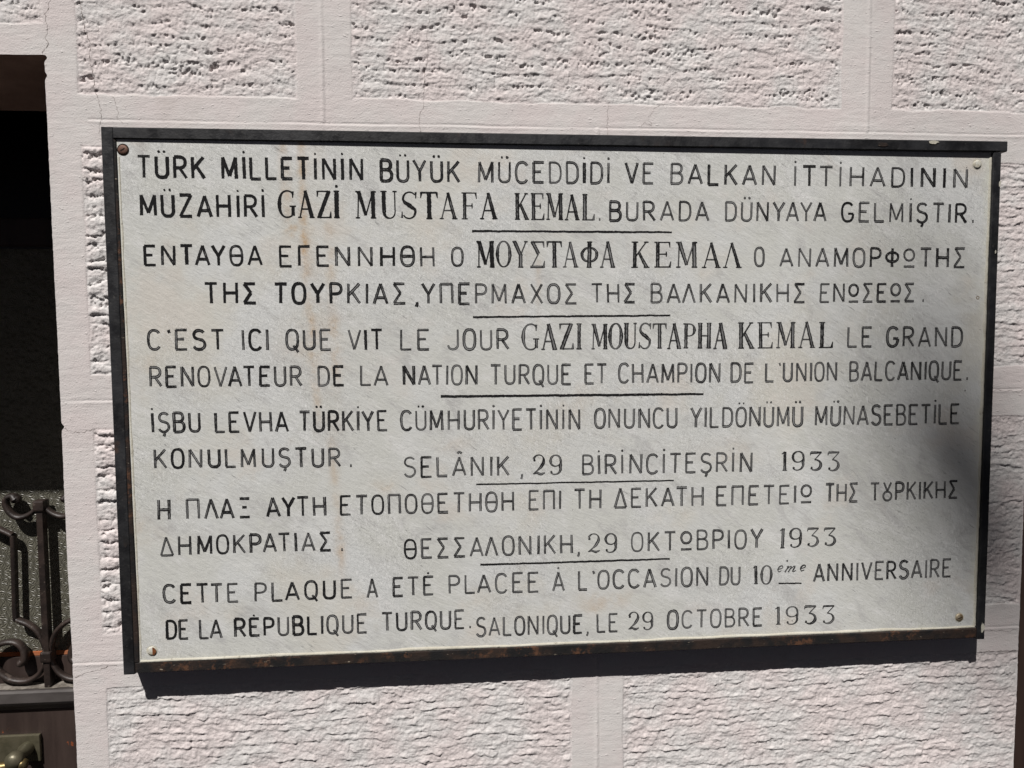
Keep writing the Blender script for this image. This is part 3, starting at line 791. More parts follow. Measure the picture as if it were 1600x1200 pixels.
# ------------------------------------------------------------------ hand-cut lettering
WORDS = [
(1,'s','TÜRK',-652.8,-553.5,338.4,372.9,338.6,373.3),
(1,'s','MİLLETİNİN',-531.2,-321.2,338.3,373.1,338.7,373.5),
(1,'s','BÜYÜK',-297.2,-175.0,337.5,372.4,336.9,372.1),
(1,'s','MÜCEDDİDİ',-149.0,58.2,337.1,371.9,337.8,372.6),
(1,'s','VE',81.5,128.3,337.4,372.5,337.9,372.1),
(1,'s','BALKAN',152.9,325.5,338.1,372.4,338.1,372.1),
(1,'s','İTTİHADININ',353.9,648.3,337.4,371.4,337.3,371.0),
(2,'s','MÜZAHİRİ',-650.4,-468.3,282.7,316.5,282.0,317.7),
(2,'r','GAZİ',-447.9,-357.7,281.7,325.0,281.8,325.9),
(2,'r','MUSTAFA',-334.2,-118.4,281.0,325.2,281.0,324.8),
(2,'r','KEMAL',-92.2,33.5,281.1,325.1,280.5,323.8),
(2,'s','.',38.6,41.6,281.5,313.1,281.5,313.1),
(2,'s','BURADA',55.8,217.8,280.6,313.2,281.7,314.6),
(2,'s','DÜNYAYA',242.2,410.6,281.8,314.1,281.9,314.7),
(2,'s','GELMİŞTIR',434.6,648.7,282.0,315.0,280.8,314.2),
(2,'s','.',655.8,661.3,282.4,315.3,282.4,315.3),
(3,'s','ΕΝΤΑΥΘΑ',-647.6,-474.1,210.0,242.2,210.3,242.4),
(3,'s','ΕΓΕΝΝΗΘΗ',-450.5,-214.8,209.4,242.0,209.2,241.5),
(3,'s','Ο',-190.7,-171.0,209.8,241.1,209.8,241.1),
(3,'r','ΜΟΥΣΤΑΦΑ',-150.7,66.2,207.8,251.0,207.6,251.4),
(3,'r','ΚΕΜΑΛ',91.2,270.9,207.7,251.6,207.9,250.8),
(3,'s','Ο',291.4,309.3,210.0,242.3,210.0,242.4),
(3,'s','ΑΝΑΜΟΡφΩΤΗΣ',333.0,648.5,209.5,242.0,209.3,243.1),
(4,'s','ΤΗΣ',-561.9,-484.0,153.4,186.3,153.2,186.2),
(4,'s','ΤΟΥΡΚΙΑΣ',-460.0,-259.6,152.7,185.8,152.2,185.7),
(4,'s',',',-246.9,-242.0,152.2,184.3,152.2,184.3),
(4,'s','ΥΠΕΡΜΑΧΟΣ',-237.1,6.7,151.9,185.2,151.9,185.2),
(4,'s','ΤΗΣ',27.6,99.8,152.9,185.2,152.7,185.2),
(4,'s','ΒΑΛΚΑΝΙΚΗΣ',122.8,378.2,152.7,185.5,152.9,185.4),
(4,'s','ΕΝΩΣΕΩΣ',400.7,563.5,152.8,185.4,153.7,185.4),
(4,'s','.',574.5,580.0,153.9,186.1,153.9,186.1),
(5,'s','C',-646.8,-626.8,84.2,116.6,84.0,116.5),
(5,'s',"'",-618.4,-614.7,84.0,116.4,83.9,116.4),
(5,'s','EST',-607.2,-533.3,83.9,116.4,83.3,116.0),
(5,'s','ICI',-509.0,-467.6,82.4,116.3,82.1,116.1),
(5,'s','QUE',-443.8,-374.1,82.7,116.0,82.1,115.6),
(5,'s','VIT',-350.9,-296.0,81.7,115.5,81.2,115.2),
(5,'s','LE',-271.5,-224.3,81.1,114.9,80.7,114.7),
(5,'s','JOUR',-198.6,-101.0,80.8,115.2,80.1,114.7),
(5,'r','GAZI',-79.9,13.8,79.9,123.6,79.9,123.2),
(5,'r','MOUSTAPHA',28.6,249.0,79.8,123.6,79.5,123.6),
(5,'r','KEMAL',266.3,425.8,79.0,124.6,78.9,124.4),
(5,'s','LE',448.6,493.0,80.5,115.5,80.1,115.3),
(5,'s','GRAND',515.9,648.6,80.3,115.2,79.3,114.5),
(6,'s','RENOVATEUR',-646.5,-419.7,28.4,60.8,26.9,60.1),
(6,'s','DE',-397.6,-355.7,27.3,59.9,26.8,59.5),
(6,'s','LA',-333.6,-289.1,26.7,59.8,26.2,59.4),
(6,'s','NATION',-267.5,-151.0,26.8,59.7,26.1,59.2),
(6,'s','TURQUE',-132.5,-2.3,25.9,59.0,25.4,58.8),
(6,'s','ET',17.1,54.3,25.5,59.2,25.1,58.8),
(6,'s','CHAMPION',71.3,239.2,25.6,59.2,24.8,58.7),
(6,'s','DE',254.5,294.8,25.1,58.6,24.7,58.2),
(6,'s','L',311.8,328.8,25.3,58.6,25.1,58.4),
(6,'s',"'",333.1,337.4,25.8,58.9,25.7,58.9),
(6,'s','UNION',341.7,434.7,25.5,58.5,25.2,58.6),
(6,'s','BALCANIQUE',453.7,650.0,25.5,58.6,24.9,58.3),
(6,'s','.',655.0,659.5,25.4,58.2,25.4,58.2),
(7,'s','İŞBU',-645.8,-572.5,-41.2,-9.0,-41.1,-9.6),
(7,'s','LEVHA',-553.1,-441.7,-41.8,-9.4,-42.6,-10.0),
(7,'s','TÜRKİYE',-427.7,-290.8,-42.5,-9.9,-43.8,-10.6),
(7,'s','CÜMHURİYETİNİN',-272.1,11.7,-43.7,-10.4,-47.0,-11.8),
(7,'s','ONUNCU',32.8,169.5,-46.4,-11.9,-47.0,-12.5),
(7,'s','YILDÖNÜMÜ',188.9,378.5,-46.8,-12.2,-47.8,-12.7),
(7,'s','MÜNASEBETİLE',396.9,648.1,-47.8,-12.5,-48.2,-12.7),
(8,'s','KONULMUŞTUR',-644.1,-364.0,-95.6,-64.2,-98.9,-67.4),
(8,'s','.',-352.2,-348.3,-99.1,-67.1,-99.2,-67.1),
(8,'s','SELÂNIK',-268.8,-101.8,-117.5,-83.7,-118.6,-85.4),
(8,'s',',',-86.0,-81.0,-118.9,-85.2,-119.0,-85.3),
(8,'r','29',-66.2,-17.6,-118.8,-84.0,-119.9,-84.9),
(8,'s','BİRİNCİTEŞRİN',12.8,294.4,-119.7,-85.7,-121.3,-86.7),
(8,'r','1933',342.2,443.1,-120.7,-86.5,-122.8,-88.4),
(9,'s','Η',-642.1,-621.7,-175.7,-141.5,-176.2,-142.0),
(9,'s','ΠΛΑΞ',-599.7,-502.6,-175.0,-142.0,-175.3,-142.4),
(9,'s','ΑΥΤΗ',-479.5,-387.6,-175.2,-142.4,-175.3,-143.1),
(9,'s','ΕΤΟΠΟΘΕΤΗΘΗ',-368.5,-94.5,-175.6,-143.0,-175.7,-142.0),
(9,'s','ΕΠΙ',-73.1,-19.2,-174.7,-141.7,-174.7,-142.0),
(9,'s','ΤΗ',-0.2,45.9,-175.0,-141.4,-174.9,-140.9),
(9,'s','ΔΕΚΑΤΗ',65.1,214.0,-174.4,-140.5,-175.4,-141.6),
(9,'s','ΕΠΕΤΕΙΩ',233.1,396.3,-175.6,-141.5,-174.9,-142.0),
(9,'s','ΤΗΣ',417.0,475.4,-174.3,-141.9,-174.7,-141.6),
(9,'s','ΤȢΡΚΙΚΗΣ',494.9,649.2,-174.1,-141.5,-172.8,-141.1),
(10,'s','ΔΗΜΟΚΡΑΤΙΑΣ',-640.1,-381.0,-231.0,-199.1,-230.7,-199.0),
(10,'s','.',-368.7,-364.8,-230.6,-197.6,-230.7,-197.7),
(10,'s','ΘΕΣΣΑΛΟΝΙΚΗ',-269.8,-0.5,-246.9,-214.6,-247.3,-213.4),
(10,'s',',',4.9,9.1,-246.5,-213.1,-246.6,-213.2),
(10,'r','29',22.1,72.1,-247.0,-213.0,-248.5,-214.4),
(10,'s','ΟΚΤΩΒΡΙΟΥ',93.1,314.1,-247.0,-213.4,-248.0,-213.5),
(10,'r','1933',340.7,440.0,-248.8,-213.6,-248.3,-213.9),
(11,'s','CETTE',-638.0,-524.2,-305.8,-274.6,-307.6,-275.9),
(11,'s','PLAQUE',-501.9,-350.0,-307.8,-276.2,-307.1,-275.1),
(11,'s','A',-329.2,-310.8,-307.1,-274.8,-307.7,-275.4),
(11,'s','ETĖ',-289.3,-223.0,-306.8,-274.5,-306.0,-274.1),
(11,'s','PLACEE',-201.3,-55.5,-306.1,-274.6,-308.0,-273.5),
(11,'s','Ȧ',-35.0,-13.8,-307.7,-274.0,-308.4,-274.6),
(11,'s','L',6.5,23.7,-306.8,-274.0,-307.4,-274.6),
(11,'s',"'",29.4,33.6,-307.1,-273.4,-307.2,-273.5),
(11,'s','OCCASION',38.3,223.2,-306.8,-274.2,-307.9,-273.7),
(11,'s','DU',239.6,277.3,-307.1,-274.1,-308.4,-275.2),
(11,'r','10',297.8,329.2,-307.7,-274.0,-308.8,-275.0),
(11,'i','éme',335.1,386.9,-288.3,-277.3,-288.1,-276.8),
(11,'s','ANNIVERSAIRE',400.2,642.3,-308.2,-274.8,-306.9,-273.6),
(12,'s','DE',-636.2,-601.1,-362.0,-330.3,-362.7,-330.9),
(12,'s','LA',-586.7,-550.7,-362.9,-331.0,-364.4,-332.3),
(12,'s','RĖPUBLIQUE',-533.8,-328.3,-362.7,-331.4,-363.9,-331.6),
(12,'s','TURQUE',-307.1,-175.0,-362.4,-330.6,-363.3,-331.0),
(12,'s','.',-170.0,-164.9,-362.8,-331.5,-363.0,-331.7),
(12,'s','SALONIQUE',-158.4,15.3,-377.6,-344.7,-378.5,-345.6),
(12,'s',',',19.5,23.7,-378.6,-345.8,-378.8,-345.9),
(12,'s','LE',37.0,73.6,-377.9,-346.1,-379.4,-347.5),
(12,'r','29',88.9,132.3,-377.1,-344.6,-378.8,-346.2),
(12,'s','OCTOBRE',153.6,315.9,-377.5,-345.1,-378.4,-345.6),
(12,'r','1933',335.9,440.3,-378.1,-344.8,-379.4,-345.8)]
RULES = [(-157.8,264.6,157.2,264.6,2.6), (-157.6,132.5,155.6,134.0,2.4), (-209.0,9.3,211.1,7.9,3.2), (-155.1,-130.5,163.5,-131.2,1.9), (-149.8,-259.9,157.8,-259.8,2.4), (341.5,-306.7,380.8,-307.8,1.8)]


TAU = 2 * math.pi
def arc(cx, cy, rx, ry, a0, a1, n=14, e=2.0):
    out = []
    for i in range(n + 1):
        a = math.radians(a0 + (a1 - a0) * i / n)
        c, s = math.cos(a), math.sin(a)
        out.append((cx + rx * math.copysign(abs(c) ** (2 / e), c), cy + ry * math.copysign(abs(s) ** (2 / e), s)))
    return out
def L(*p): return list(p)
OV = lambda w: arc(w / 2, .5, w / 2, .5, 90, 450, 28, 2.6)
# sans letters: width, list of strokes
SANS = {
 'A': (.56, [L((0, 0), (.28, 1)), L((.28, 1), (.56, 0)), L((.10, .30), (.46, .30))]),
 'B': (.48, [L((.02, 0), (.02, 1)), [(0, 1), (.22, 1)] + arc(.22, .77, .22, .23, 90, -90, 10, 2.4) + [(0, .54)], [(.02, .54), (.24, .54)] + arc(.24, .27, .24, .27, 90, -90, 10, 2.4) + [(0, 0)]]),
 'C': (.50, [arc(.26, .5, .26, .5, 38, 322, 26, 2.5)]),
 'D': (.50, [L((.02, 0), (.02, 1)), [(0, 1), (.18, 1)] + arc(.18, .5, .32, .5, 90, -90, 16, 2.6) + [(0, 0)]]),
 'E': (.46, [L((.02, 0), (.02, 1)), L((0, 1), (.46, 1)), L((.02, .53), (.34, .53)), L((0, 0), (.46, 0))]),
 'F': (.44, [L((.02, 0), (.02, 1)), L((0, 1), (.44, 1)), L((.02, .53), (.34, .53))]),
 'G': (.52, [arc(.26, .5, .26, .5, 40, 360 - 8, 26, 2.5)[:-1] + [(.51, .40)], L((.28, .42), (.53, .42))]),
 'H': (.54, [L((.02, 0), (.02, 1)), L((.52, 0), (.52, 1)), L((.02, .5), (.52, .5))]),
 'I': (.06, [L((.03, 0), (.03, 1))]),
 'J': (.46, [[(.44, 1), (.44, .28)] + arc(.22, .26, .22, .26, 0, -170, 12, 2.2)]),
 'K': (.50, [L((.02, 0), (.02, 1)), L((.48, 1), (.03, .42)), L((.17, .58), (.50, 0))]),
 'L': (.44, [L((.02, 1), (.02, 0)), L((0, 0), (.44, 0))]),
 'M': (.62, [L((.02, 0), (.04, 1)), L((.03, 1), (.31, .12)), L((.31, .12), (.59, 1)), L((.58, 1), (.60, 0))]),
 'N': (.54, [L((.02, 0), (.02, 1)), L((.02, 1), (.52, 0)), L((.52, 0), (.52, 1))]),
 'O': (.50, [OV(.50)]),
 'P': (.46, [L((.02, 0), (.02, 1)), [(0, 1), (.20, 1)] + arc(.20, .74, .26, .26, 90, -90, 12, 2.4) + [(.02, .48)]]),
 'Q': (.52, [OV(.50), L((.30, .20), (.52, -.15))]),
 'R': (.50, [L((.02, 0), (.02, 1)), [(0, 1), (.20, 1)] + arc(.20, .74, .26, .26, 90, -90, 12, 2.4) + [(.02, .48)], L((.22, .48), (.50, 0))]),
 'S': (.48, [arc(.245, .755, .215, .245, 30, 180, 10, 2.2) + arc(.245, .755, .215, .21, 180, 245, 5, 2.1) + arc(.235, .27, .235, .255, 62, -60, 12, 2.1) + arc(.235, .27, .235, .27, -62, -158, 9, 2.2)]),
 'T': (.50, [L((.25, 0), (.25, 1)), L((0, 1), (.50, 1))]),
 'U': (.50, [[(.02, 1), (.02, .28)] + arc(.25, .28, .23, .28, 180, 360, 14, 2.4) + [(.48, 1)]]),
 'V': (.54, [L((0, 1), (.27, 0)), L((.27, 0), (.54, 1))]),
 'Y': (.52, [L((0, 1), (.26, .48)), L((.52, 1), (.26, .48)), L((.26, .52), (.26, 0))]),
 'X': (.50, [L((0, 1), (.50, 0)), L((.48, 1), (.02, 0))]),
 'Z': (.50, [L((0, 1), (.48, 1)), L((.48, 1), (.01, 0)), L((0, 0), (.50, 0))]),
 'Γ': (.44, [L((.02, 0), (.02, 1)), L((0, 1), (.44, 1))]),
 'Δ': (.54, [L((0, 0), (.27, 1)), L((.27, 1), (.54, 0)), L((0, 0), (.54, 0))]),
 'Θ': (.50, [OV(.50), L((.03, .5), (.47, .5))]),
 'Λ': (.54, [L((0, 0), (.26, 1)), L((.26, 1), (.54, 0))]),
 'Ξ': (.46, [L((.02, 1), (.45, 1)), L((.13, .53), (.33, .53)), L((.02, 0), (.46, 0))]),
 'Π': (.54, [L((.02, 0), (.02, 1)), L((0, 1), (.54, 1)), L((.52, 1), (.52, 0))]),
 'Σ': (.50, [L((.02, 1), (.48, 1)), L((.03, 1), (.30, .53)), L((.30, .53), (.02, .02)), L((0, 0), (.50, 0))]),
 'φ': (.56, [arc(.28, .53, .28, .25, 90, 450, 24, 2.1), L((.28, 0), (.28, 1))]),
 'Ω': (.50, [arc(.25, .66, .23, .31, 90, 450, 24, 2.1), L((0, .02), (.50, .02))]),
 'Ȣ': (.52, [arc(.26, .24, .24, .25, 90, 450, 24, 2.1), L((.06, 1), (.27, .48)), L((.48, 1), (.25, .48))]),
 '.': (.08, [L((.0, .03), (.08, .03))]),
 ',': (.08, [L((.04, .05), (.06, -.04), (.01, -.20))]),
 "'": (.08, [L((.03, 1.0), (.08, .84))]),
}
for g_, l_ in (('Α', 'A'), ('Β', 'B'), ('Ε', 'E'), ('Ζ', 'Z'), ('Η', 'H'), ('Ι', 'I'), ('Κ', 'K'), ('Μ', 'M'), ('Ν', 'N'), ('Ο', 'O'), ('Ρ', 'P'), ('Τ', 'T'), ('Υ', 'Y'), ('Χ', 'X')):
    SANS[g_] = SANS[l_]
DOT = lambda x, y=1.22: ('dot', x, y)
def acc(base, extra):
    w, s = SANS[base]; return (w, s + extra)
SANS['İ'] = acc('I', [DOT(.03)])
SANS['Ü'] = acc('U', [DOT(.14, 1.24), DOT(.36, 1.24)])
SANS['Ö'] = acc('O', [DOT(.14, 1.24), DOT(.36, 1.24)])
SANS['Ş'] = acc('S', [L((.26, -.05), (.27, -.12), (.22, -.24))])
SANS['Â'] = acc('A', [L((.20, 1.20), (.28, 1.30), (.40, 1.20))])
SANS['Ė'] = acc('E', [DOT(.22, 1.20)])
SANS['Ȧ'] = acc('A', [DOT(.28, 1.22)])
# letters with serifs: strokes are (points, widths) in units of cap height
TK, TN = .138, .043
def st(pts, *w): return ('w', pts, w)
def srf(x, y, r=.10, d=1):      # small wedge serif
    return ('w', [(x - r, y + .012 * d), (x + r, y + .012 * d)], (TN * .8, TN * 1.2, TN * .8))
SERIF = {
 'A': (.56, [st([(.06, 0), (.27, 1)], TN, TN * 1.2), st([(.26, 1), (.48, 0)], TK * .8, TK), st([(.13, .32), (.42, .32)], TN), srf(.06, 0, .07), srf(.48, 0, .09)]),
 'E': (.50, [st([(.10, 0), (.10, 1)], TK), st([(.0, .985), (.46, .985)], TN), st([(.45, 1), (.47, .78)], TN * 2, TN * .6), st([(.10, .52), (.36, .52)], TN), st([(.36, .62), (.36, .42)], TN * .8, TN * 1.6, TN * .8), st([(0, .015), (.48, .015)], TN), st([(.46, 0), (.50, .24)], TN * 2.2, TN * .6)]),
 'F': (.50, [st([(.12, 0), (.12, 1)], TK), st([(.02, .985), (.48, .985)], TN), st([(.47, 1), (.50, .76)], TN * 2, TN * .6), st([(.12, .50), (.36, .50)], TN), st([(.36, .60), (.36, .40)], TN * .8, TN * 1.6, TN * .8), srf(.12, 0, .10)]),
 'G': (.56, [st(arc(.28, .5, .27, .5, 40, 180, 14, 2.3), TN, TN * 1.3, TK), st(arc(.28, .5, .27, .5, 180, 320, 14, 2.3), TK, TN * 1.3, TN), st([(.48, .42), (.48, .06)], TK * .8), st([(.36, .42), (.58, .42)], TN), st([(.47, .98), (.47, .74)], TN * 1.8, TN * .7)]),
 'I': (.22, [st([(.11, 0), (.11, 1)], TK), srf(.11, 0, .10), srf(.11, 1, .10, -1)]),
 'K': (.56, [st([(.12, 0), (.12, 1)], TK), st([(.46, 1), (.14, .42)], TN, TN * 1.3), st([(.24, .58), (.48, 0)], TK * .75, TK), srf(.12, 0, .10), srf(.12, 1, .10, -1), srf(.46, 1, .07, -1), srf(.48, 0, .09)]),
 'L': (.50, [st([(.12, 0), (.12, 1)], TK), srf(.12, 1, .10, -1), st([(.02, .015), (.46, .015)], TN), st([(.45, 0), (.49, .24)], TN * 2.2, TN * .6)]),
 'M': (.64, [st([(.07, 0), (.09, 1)], TN), st([(.09, 1), (.32, .10)], TK, TK * .7), st([(.32, .10), (.54, 1)], TN), st([(.54, 1), (.56, 0)], TK), srf(.07, 0, .07), srf(.56, 0, .09), srf(.05, 1, .06, -1), srf(.57, 1, .07, -1)]),
 'O': (.50, [st(arc(.25, .5, .23, .5, 90, 270, 16, 2.2), TN, TK, TN), st(arc(.25, .5, .23, .5, 270, 450, 16, 2.2), TN, TK, TN)]),
 'P': (.50, [st([(.12, 0), (.12, 1)], TK), st([(.12, .985), (.24, .985)] + arc(.24, .74, .22, .245, 90, -90, 12, 2.2) + [(.12, .495)], TN, TN, TK * .95, TN, TN), srf(.12, 0, .10), srf(.08, 1, .08, -1)]),
 'H': (.60, [st([(.12, 0), (.12, 1)], TK), st([(.48, 0), (.48, 1)], TK), st([(.12, .5), (.48, .5)], TN), srf(.12, 0, .10), srf(.12, 1, .10, -1), srf(.48, 0, .10), srf(.48, 1, .10, -1)]),
 'S': (.50, [st(arc(.25, .755, .20, .245, 35, 200, 12, 2.1) + [(.11, .60), (.25, .50), (.38, .38)] + arc(.24, .26, .20, .26, 20, -150, 12, 2.1), TN, TN, TK * .6, TK * 1.05, TK * .6, TN, TN), st([(.45, 1), (.45, .76)], TN * 1.6, TN * .6), st([(.02, .02), (.02, .26)], TN * 1.6, TN * .6)]),
 'T': (.54, [st([(.27, 0), (.27, 1)], TK), st([(.02, .985), (.52, .985)], TN * 1.2), st([(.03, 1), (.0, .78)], TN * 2, TN * .6), st([(.51, 1), (.54, .78)], TN * 2, TN * .6), srf(.27, 0, .10)]),
 'U': (.54, [st([(.11, 1), (.11, .26)] + arc(.28, .26, .17, .255, 180, 270, 8, 2.2), TK, TK, TK, TN), st(arc(.28, .26, .18, .255, 270, 360, 8, 2.2) + [(.46, 1)], TN), srf(.11, 1, .10, -1), srf(.46, 1, .07, -1)]),
 'Y': (.54, [st([(.06, 1), (.28, .46)], TK), st([(.49, 1), (.28, .46)], TN), st([(.28, .50), (.28, 0)], TK), srf(.06, 1, .08, -1), srf(.48, 1, .07, -1), srf(.28, 0, .10)]),
 'Z': (.48, [st([(.02, .985), (.46, .985)], TN), st([(.42, 1), (.06, 0)], TK), st([(.0, .015), (.48, .015)], TN), st([(.03, 1), (.01, .78)], TN * 2, TN * .6), st([(.46, 0), (.48, .24)], TN * 2.2, TN * .6)]),
 'Σ': (.54, [st([(.02, .985), (.48, .985)], TN * 1.2), st([(.06, 1), (.30, .53)], TK), st([(.30, .53), (.05, .02)], TN), st([(.0, .03), (.50, .03)], TK * .6), st([(.47, 1), (.50, .76)], TN * 2, TN * .6), st([(.49, 0), (.53, .26)], TN * 2.2, TN * .6)]),
 'Φ': (.64, [st([(.32, 0), (.32, 1)], TK), st(arc(.32, .5, .28, .27, 90, 270, 14, 2.1), TN, TK * .8, TN), st(arc(.32, .5, .28, .27, 270, 450, 14, 2.1), TN, TK * .8, TN), srf(.32, 0, .10), srf(.32, 1, .10, -1)]),
 'Λ': (.56, [st([(.06, 0), (.27, 1)], TN, TN * 1.2), st([(.26, 1), (.48, 0)], TK * .8, TK), srf(.06, 0, .07), srf(.48, 0, .09)]),
 '1': (.24, [st([(.14, 0), (.14, 1)], TK), st([(.14, .99), (.02, .88)], TK * .5, TN * .8), srf(.14, 0, .09)]),
 '2': (.52, [st(arc(.25, .72, .20, .28, 165, -30, 14, 2.1) + [(.32, .36), (.05, .05)], TK * .8, TN, TN, TK, TK, TN * 1.2, TN), st([(.03, .05), (.18, .11), (.34, .02), (.50, .10)], TN, TK * .7, TK * .8, TN), ('ball', .08, .74, .055)]),
 '9': (.52, [st(arc(.24, .70, .20, .29, 0, 180, 12, 2.1), TK * .8, TN, TK * .9), st(arc(.24, .70, .20, .27, 180, 360, 12, 2.1), TK * .9, TN, TN), st([(.45, .70), (.44, .45)] + arc(.22, .30, .22, .29, 25, -130, 10, 2.0), TK * .6, TK, TK * .7, TN, TN), ('ball', .08, .13, .055)]),
 '3': (.52, [st([(.05, .97), (.46, .97)], TK * .75, TK * .7, TK * .5), st([(.46, .97), (.20, .58)], TN), st([(.20, .58)] + arc(.22, .30, .22, .28, 75, -120, 14, 2.0), TN, TK * .6, TK * 1.05, TK * .7, TN), st([(.05, .97), (.03, .82)], TN * 1.6, TN * .7), ('ball', .09, .13, .06)]),
 '0': (.50, [st(arc(.25, .5, .22, .5, 90, 270, 16, 2.3), TN, TK, TN), st(arc(.25, .5, .22, .5, 270, 450, 16, 2.3), TN, TK, TN)]),
}
SERIF['İ'] = (.22, SERIF['I'][1] + [('dot', .11, 1.17)])
for g_, l_ in (('Α', 'A'), ('Ε', 'E'), ('Κ', 'K'), ('Μ', 'M'), ('Ο', 'O'), ('Τ', 'T'), ('Υ', 'Y')):
    SERIF[g_] = SERIF[l_]
# small script letters (1 = x height)
SCRIPT = {
 'e': (.92, [st([(.10, .42), (.50, .55)] + arc(.42, .60, .26, .40, 10, 230, 14, 2.0) + [(.40, .02), (.70, .22)], .10, .10, .16, .22, .14, .08)]),
 'é': (.92, [st([(.10, .42), (.50, .55)] + arc(.42, .60, .26, .40, 10, 230, 14, 2.0) + [(.40, .02), (.70, .22)], .10, .10, .16, .22, .14, .08), ('dot', .80, 1.75)]),
 'm': (1.6, [st([(.10, .80), (.28, 1.0), (.16, 0)], .06, .10, .20), st([(.22, .45), (.48, .92), (.64, .92), (.56, 0)], .06, .08, .12, .20), st([(.62, .45), (.92, .92), (1.10, .90), (1.02, .15), (1.16, .02), (1.40, .25)], .06, .08, .12, .20, .12, .06)]),
}

class Letters:
    """ribbons with a V-shaped bed lying in the face of the slab"""
    def __init__(self):
        self.v = []; self.f = []; self.uv = []; self.wear = []; self.k = 0
    def stroke(self, pts, widths, wear, closed=False, jag=0.07):
        """pts in metres (x,z); widths full width in metres"""
        P = np.array(pts, float)
        d = np.linalg.norm(np.diff(P, axis=0), axis=1); s = np.concatenate([[0], np.cumsum(d)])
        tot = s[-1]
        if tot < 1e-6: return
        n = max(3, int(tot / 0.0016) + 1)
        t = np.linspace(0, tot, n)
        x = np.interp(t, s, P[:, 0]); z = np.interp(t, s, P[:, 1])
        ws = np.interp(t / tot, np.linspace(0, 1, len(widths)), widths) if len(widths) > 1 else np.full(n, widths[0])
        self.k += 1
        tx = np.gradient(x); tz = np.gradient(z); ln = np.hypot(tx, tz) + 1e-12
        nx_, nz_ = -tz / ln, tx / ln
        jl = 1 + jag * rng.normal(0, 1, n); jr = 1 + jag * rng.normal(0, 1, n)
        lift = 0.00028 + 0.000022 * (self.k % 9)
        b = len(self.v)
        for i in range(n):
            y0 = slab_y(x[i])
            hw = ws[i] * 0.5
            xl, zl = x[i] + nx_[i] * hw * jl[i], z[i] + nz_[i] * hw * jl[i]
            xr, zr = x[i] - nx_[i] * hw * jr[i], z[i] - nz_[i] * hw * jr[i]
            self.v += [(xl, y0 + 0.0001, zl), (xl, y0 - lift, zl), (x[i], y0 - lift + 0.00020, z[i]), (xr, y0 - lift, zr), (xr, y0 + 0.0001, zr)]
            self.uv += [0.0, 0.03, 0.5, 0.97, 1.0]
            self.wear += [wear] * 5
        for i in range(n - 1):
            for j in range(4):
                a = b + i * 5 + j
                self.f.append((a, a + 1, a + 6, a + 5))
        for e in (b, b + (n - 1) * 5):
            self.f.append((e, e + 1, e + 2, e + 3, e + 4))
    def disc(self, x, z, r, wear):
        self.k += 1
        y0 = slab_y(x); lift = 0.00028 + 0.000022 * (self.k % 9)
        b = len(self.v); n = 12
        self.v.append((x, y0 - lift + 0.0002, z)); self.uv.append(0.5); self.wear.append(wear)
        for k in range(n):
            a = TAU * k / n; q = r * (1 + 0.12 * rng.normal())
            self.v.append((x + q * math.cos(a), y0 - lift, z + q * math.sin(a))); self.uv.append(0.05); self.wear.append(wear)
        for k in range(n):
            self.f.append((b, b + 1 + k, b + 1 + (k + 1) % n))
    def build(self, name, parent):
        me = bpy.data.meshes.new(name)
        me.from_pydata(self.v, [], self.f)
        bm = bmesh.new(); bm.from_mesh(me); bmesh.ops.recalc_face_normals(bm, faces=bm.faces); bm.to_mesh(me); bm.free()
        uvl = me.uv_layers.new(name='UVMap')
        vi = np.zeros(len(me.loops), np.int32); me.loops.foreach_get('vertex_index', vi)
        u = np.array(self.uv, np.float32)[vi]
        uvl.data.foreach_set('uv', np.stack([u, np.zeros_like(u)], 1).ravel())
        at = me.attributes.new('wear', 'FLOAT', 'POINT'); at.data.foreach_set('value', np.array(self.wear, np.float32))
        me.materials.append(M['letter'])
        return link(bpy.data.objects.new(name, me), parent)

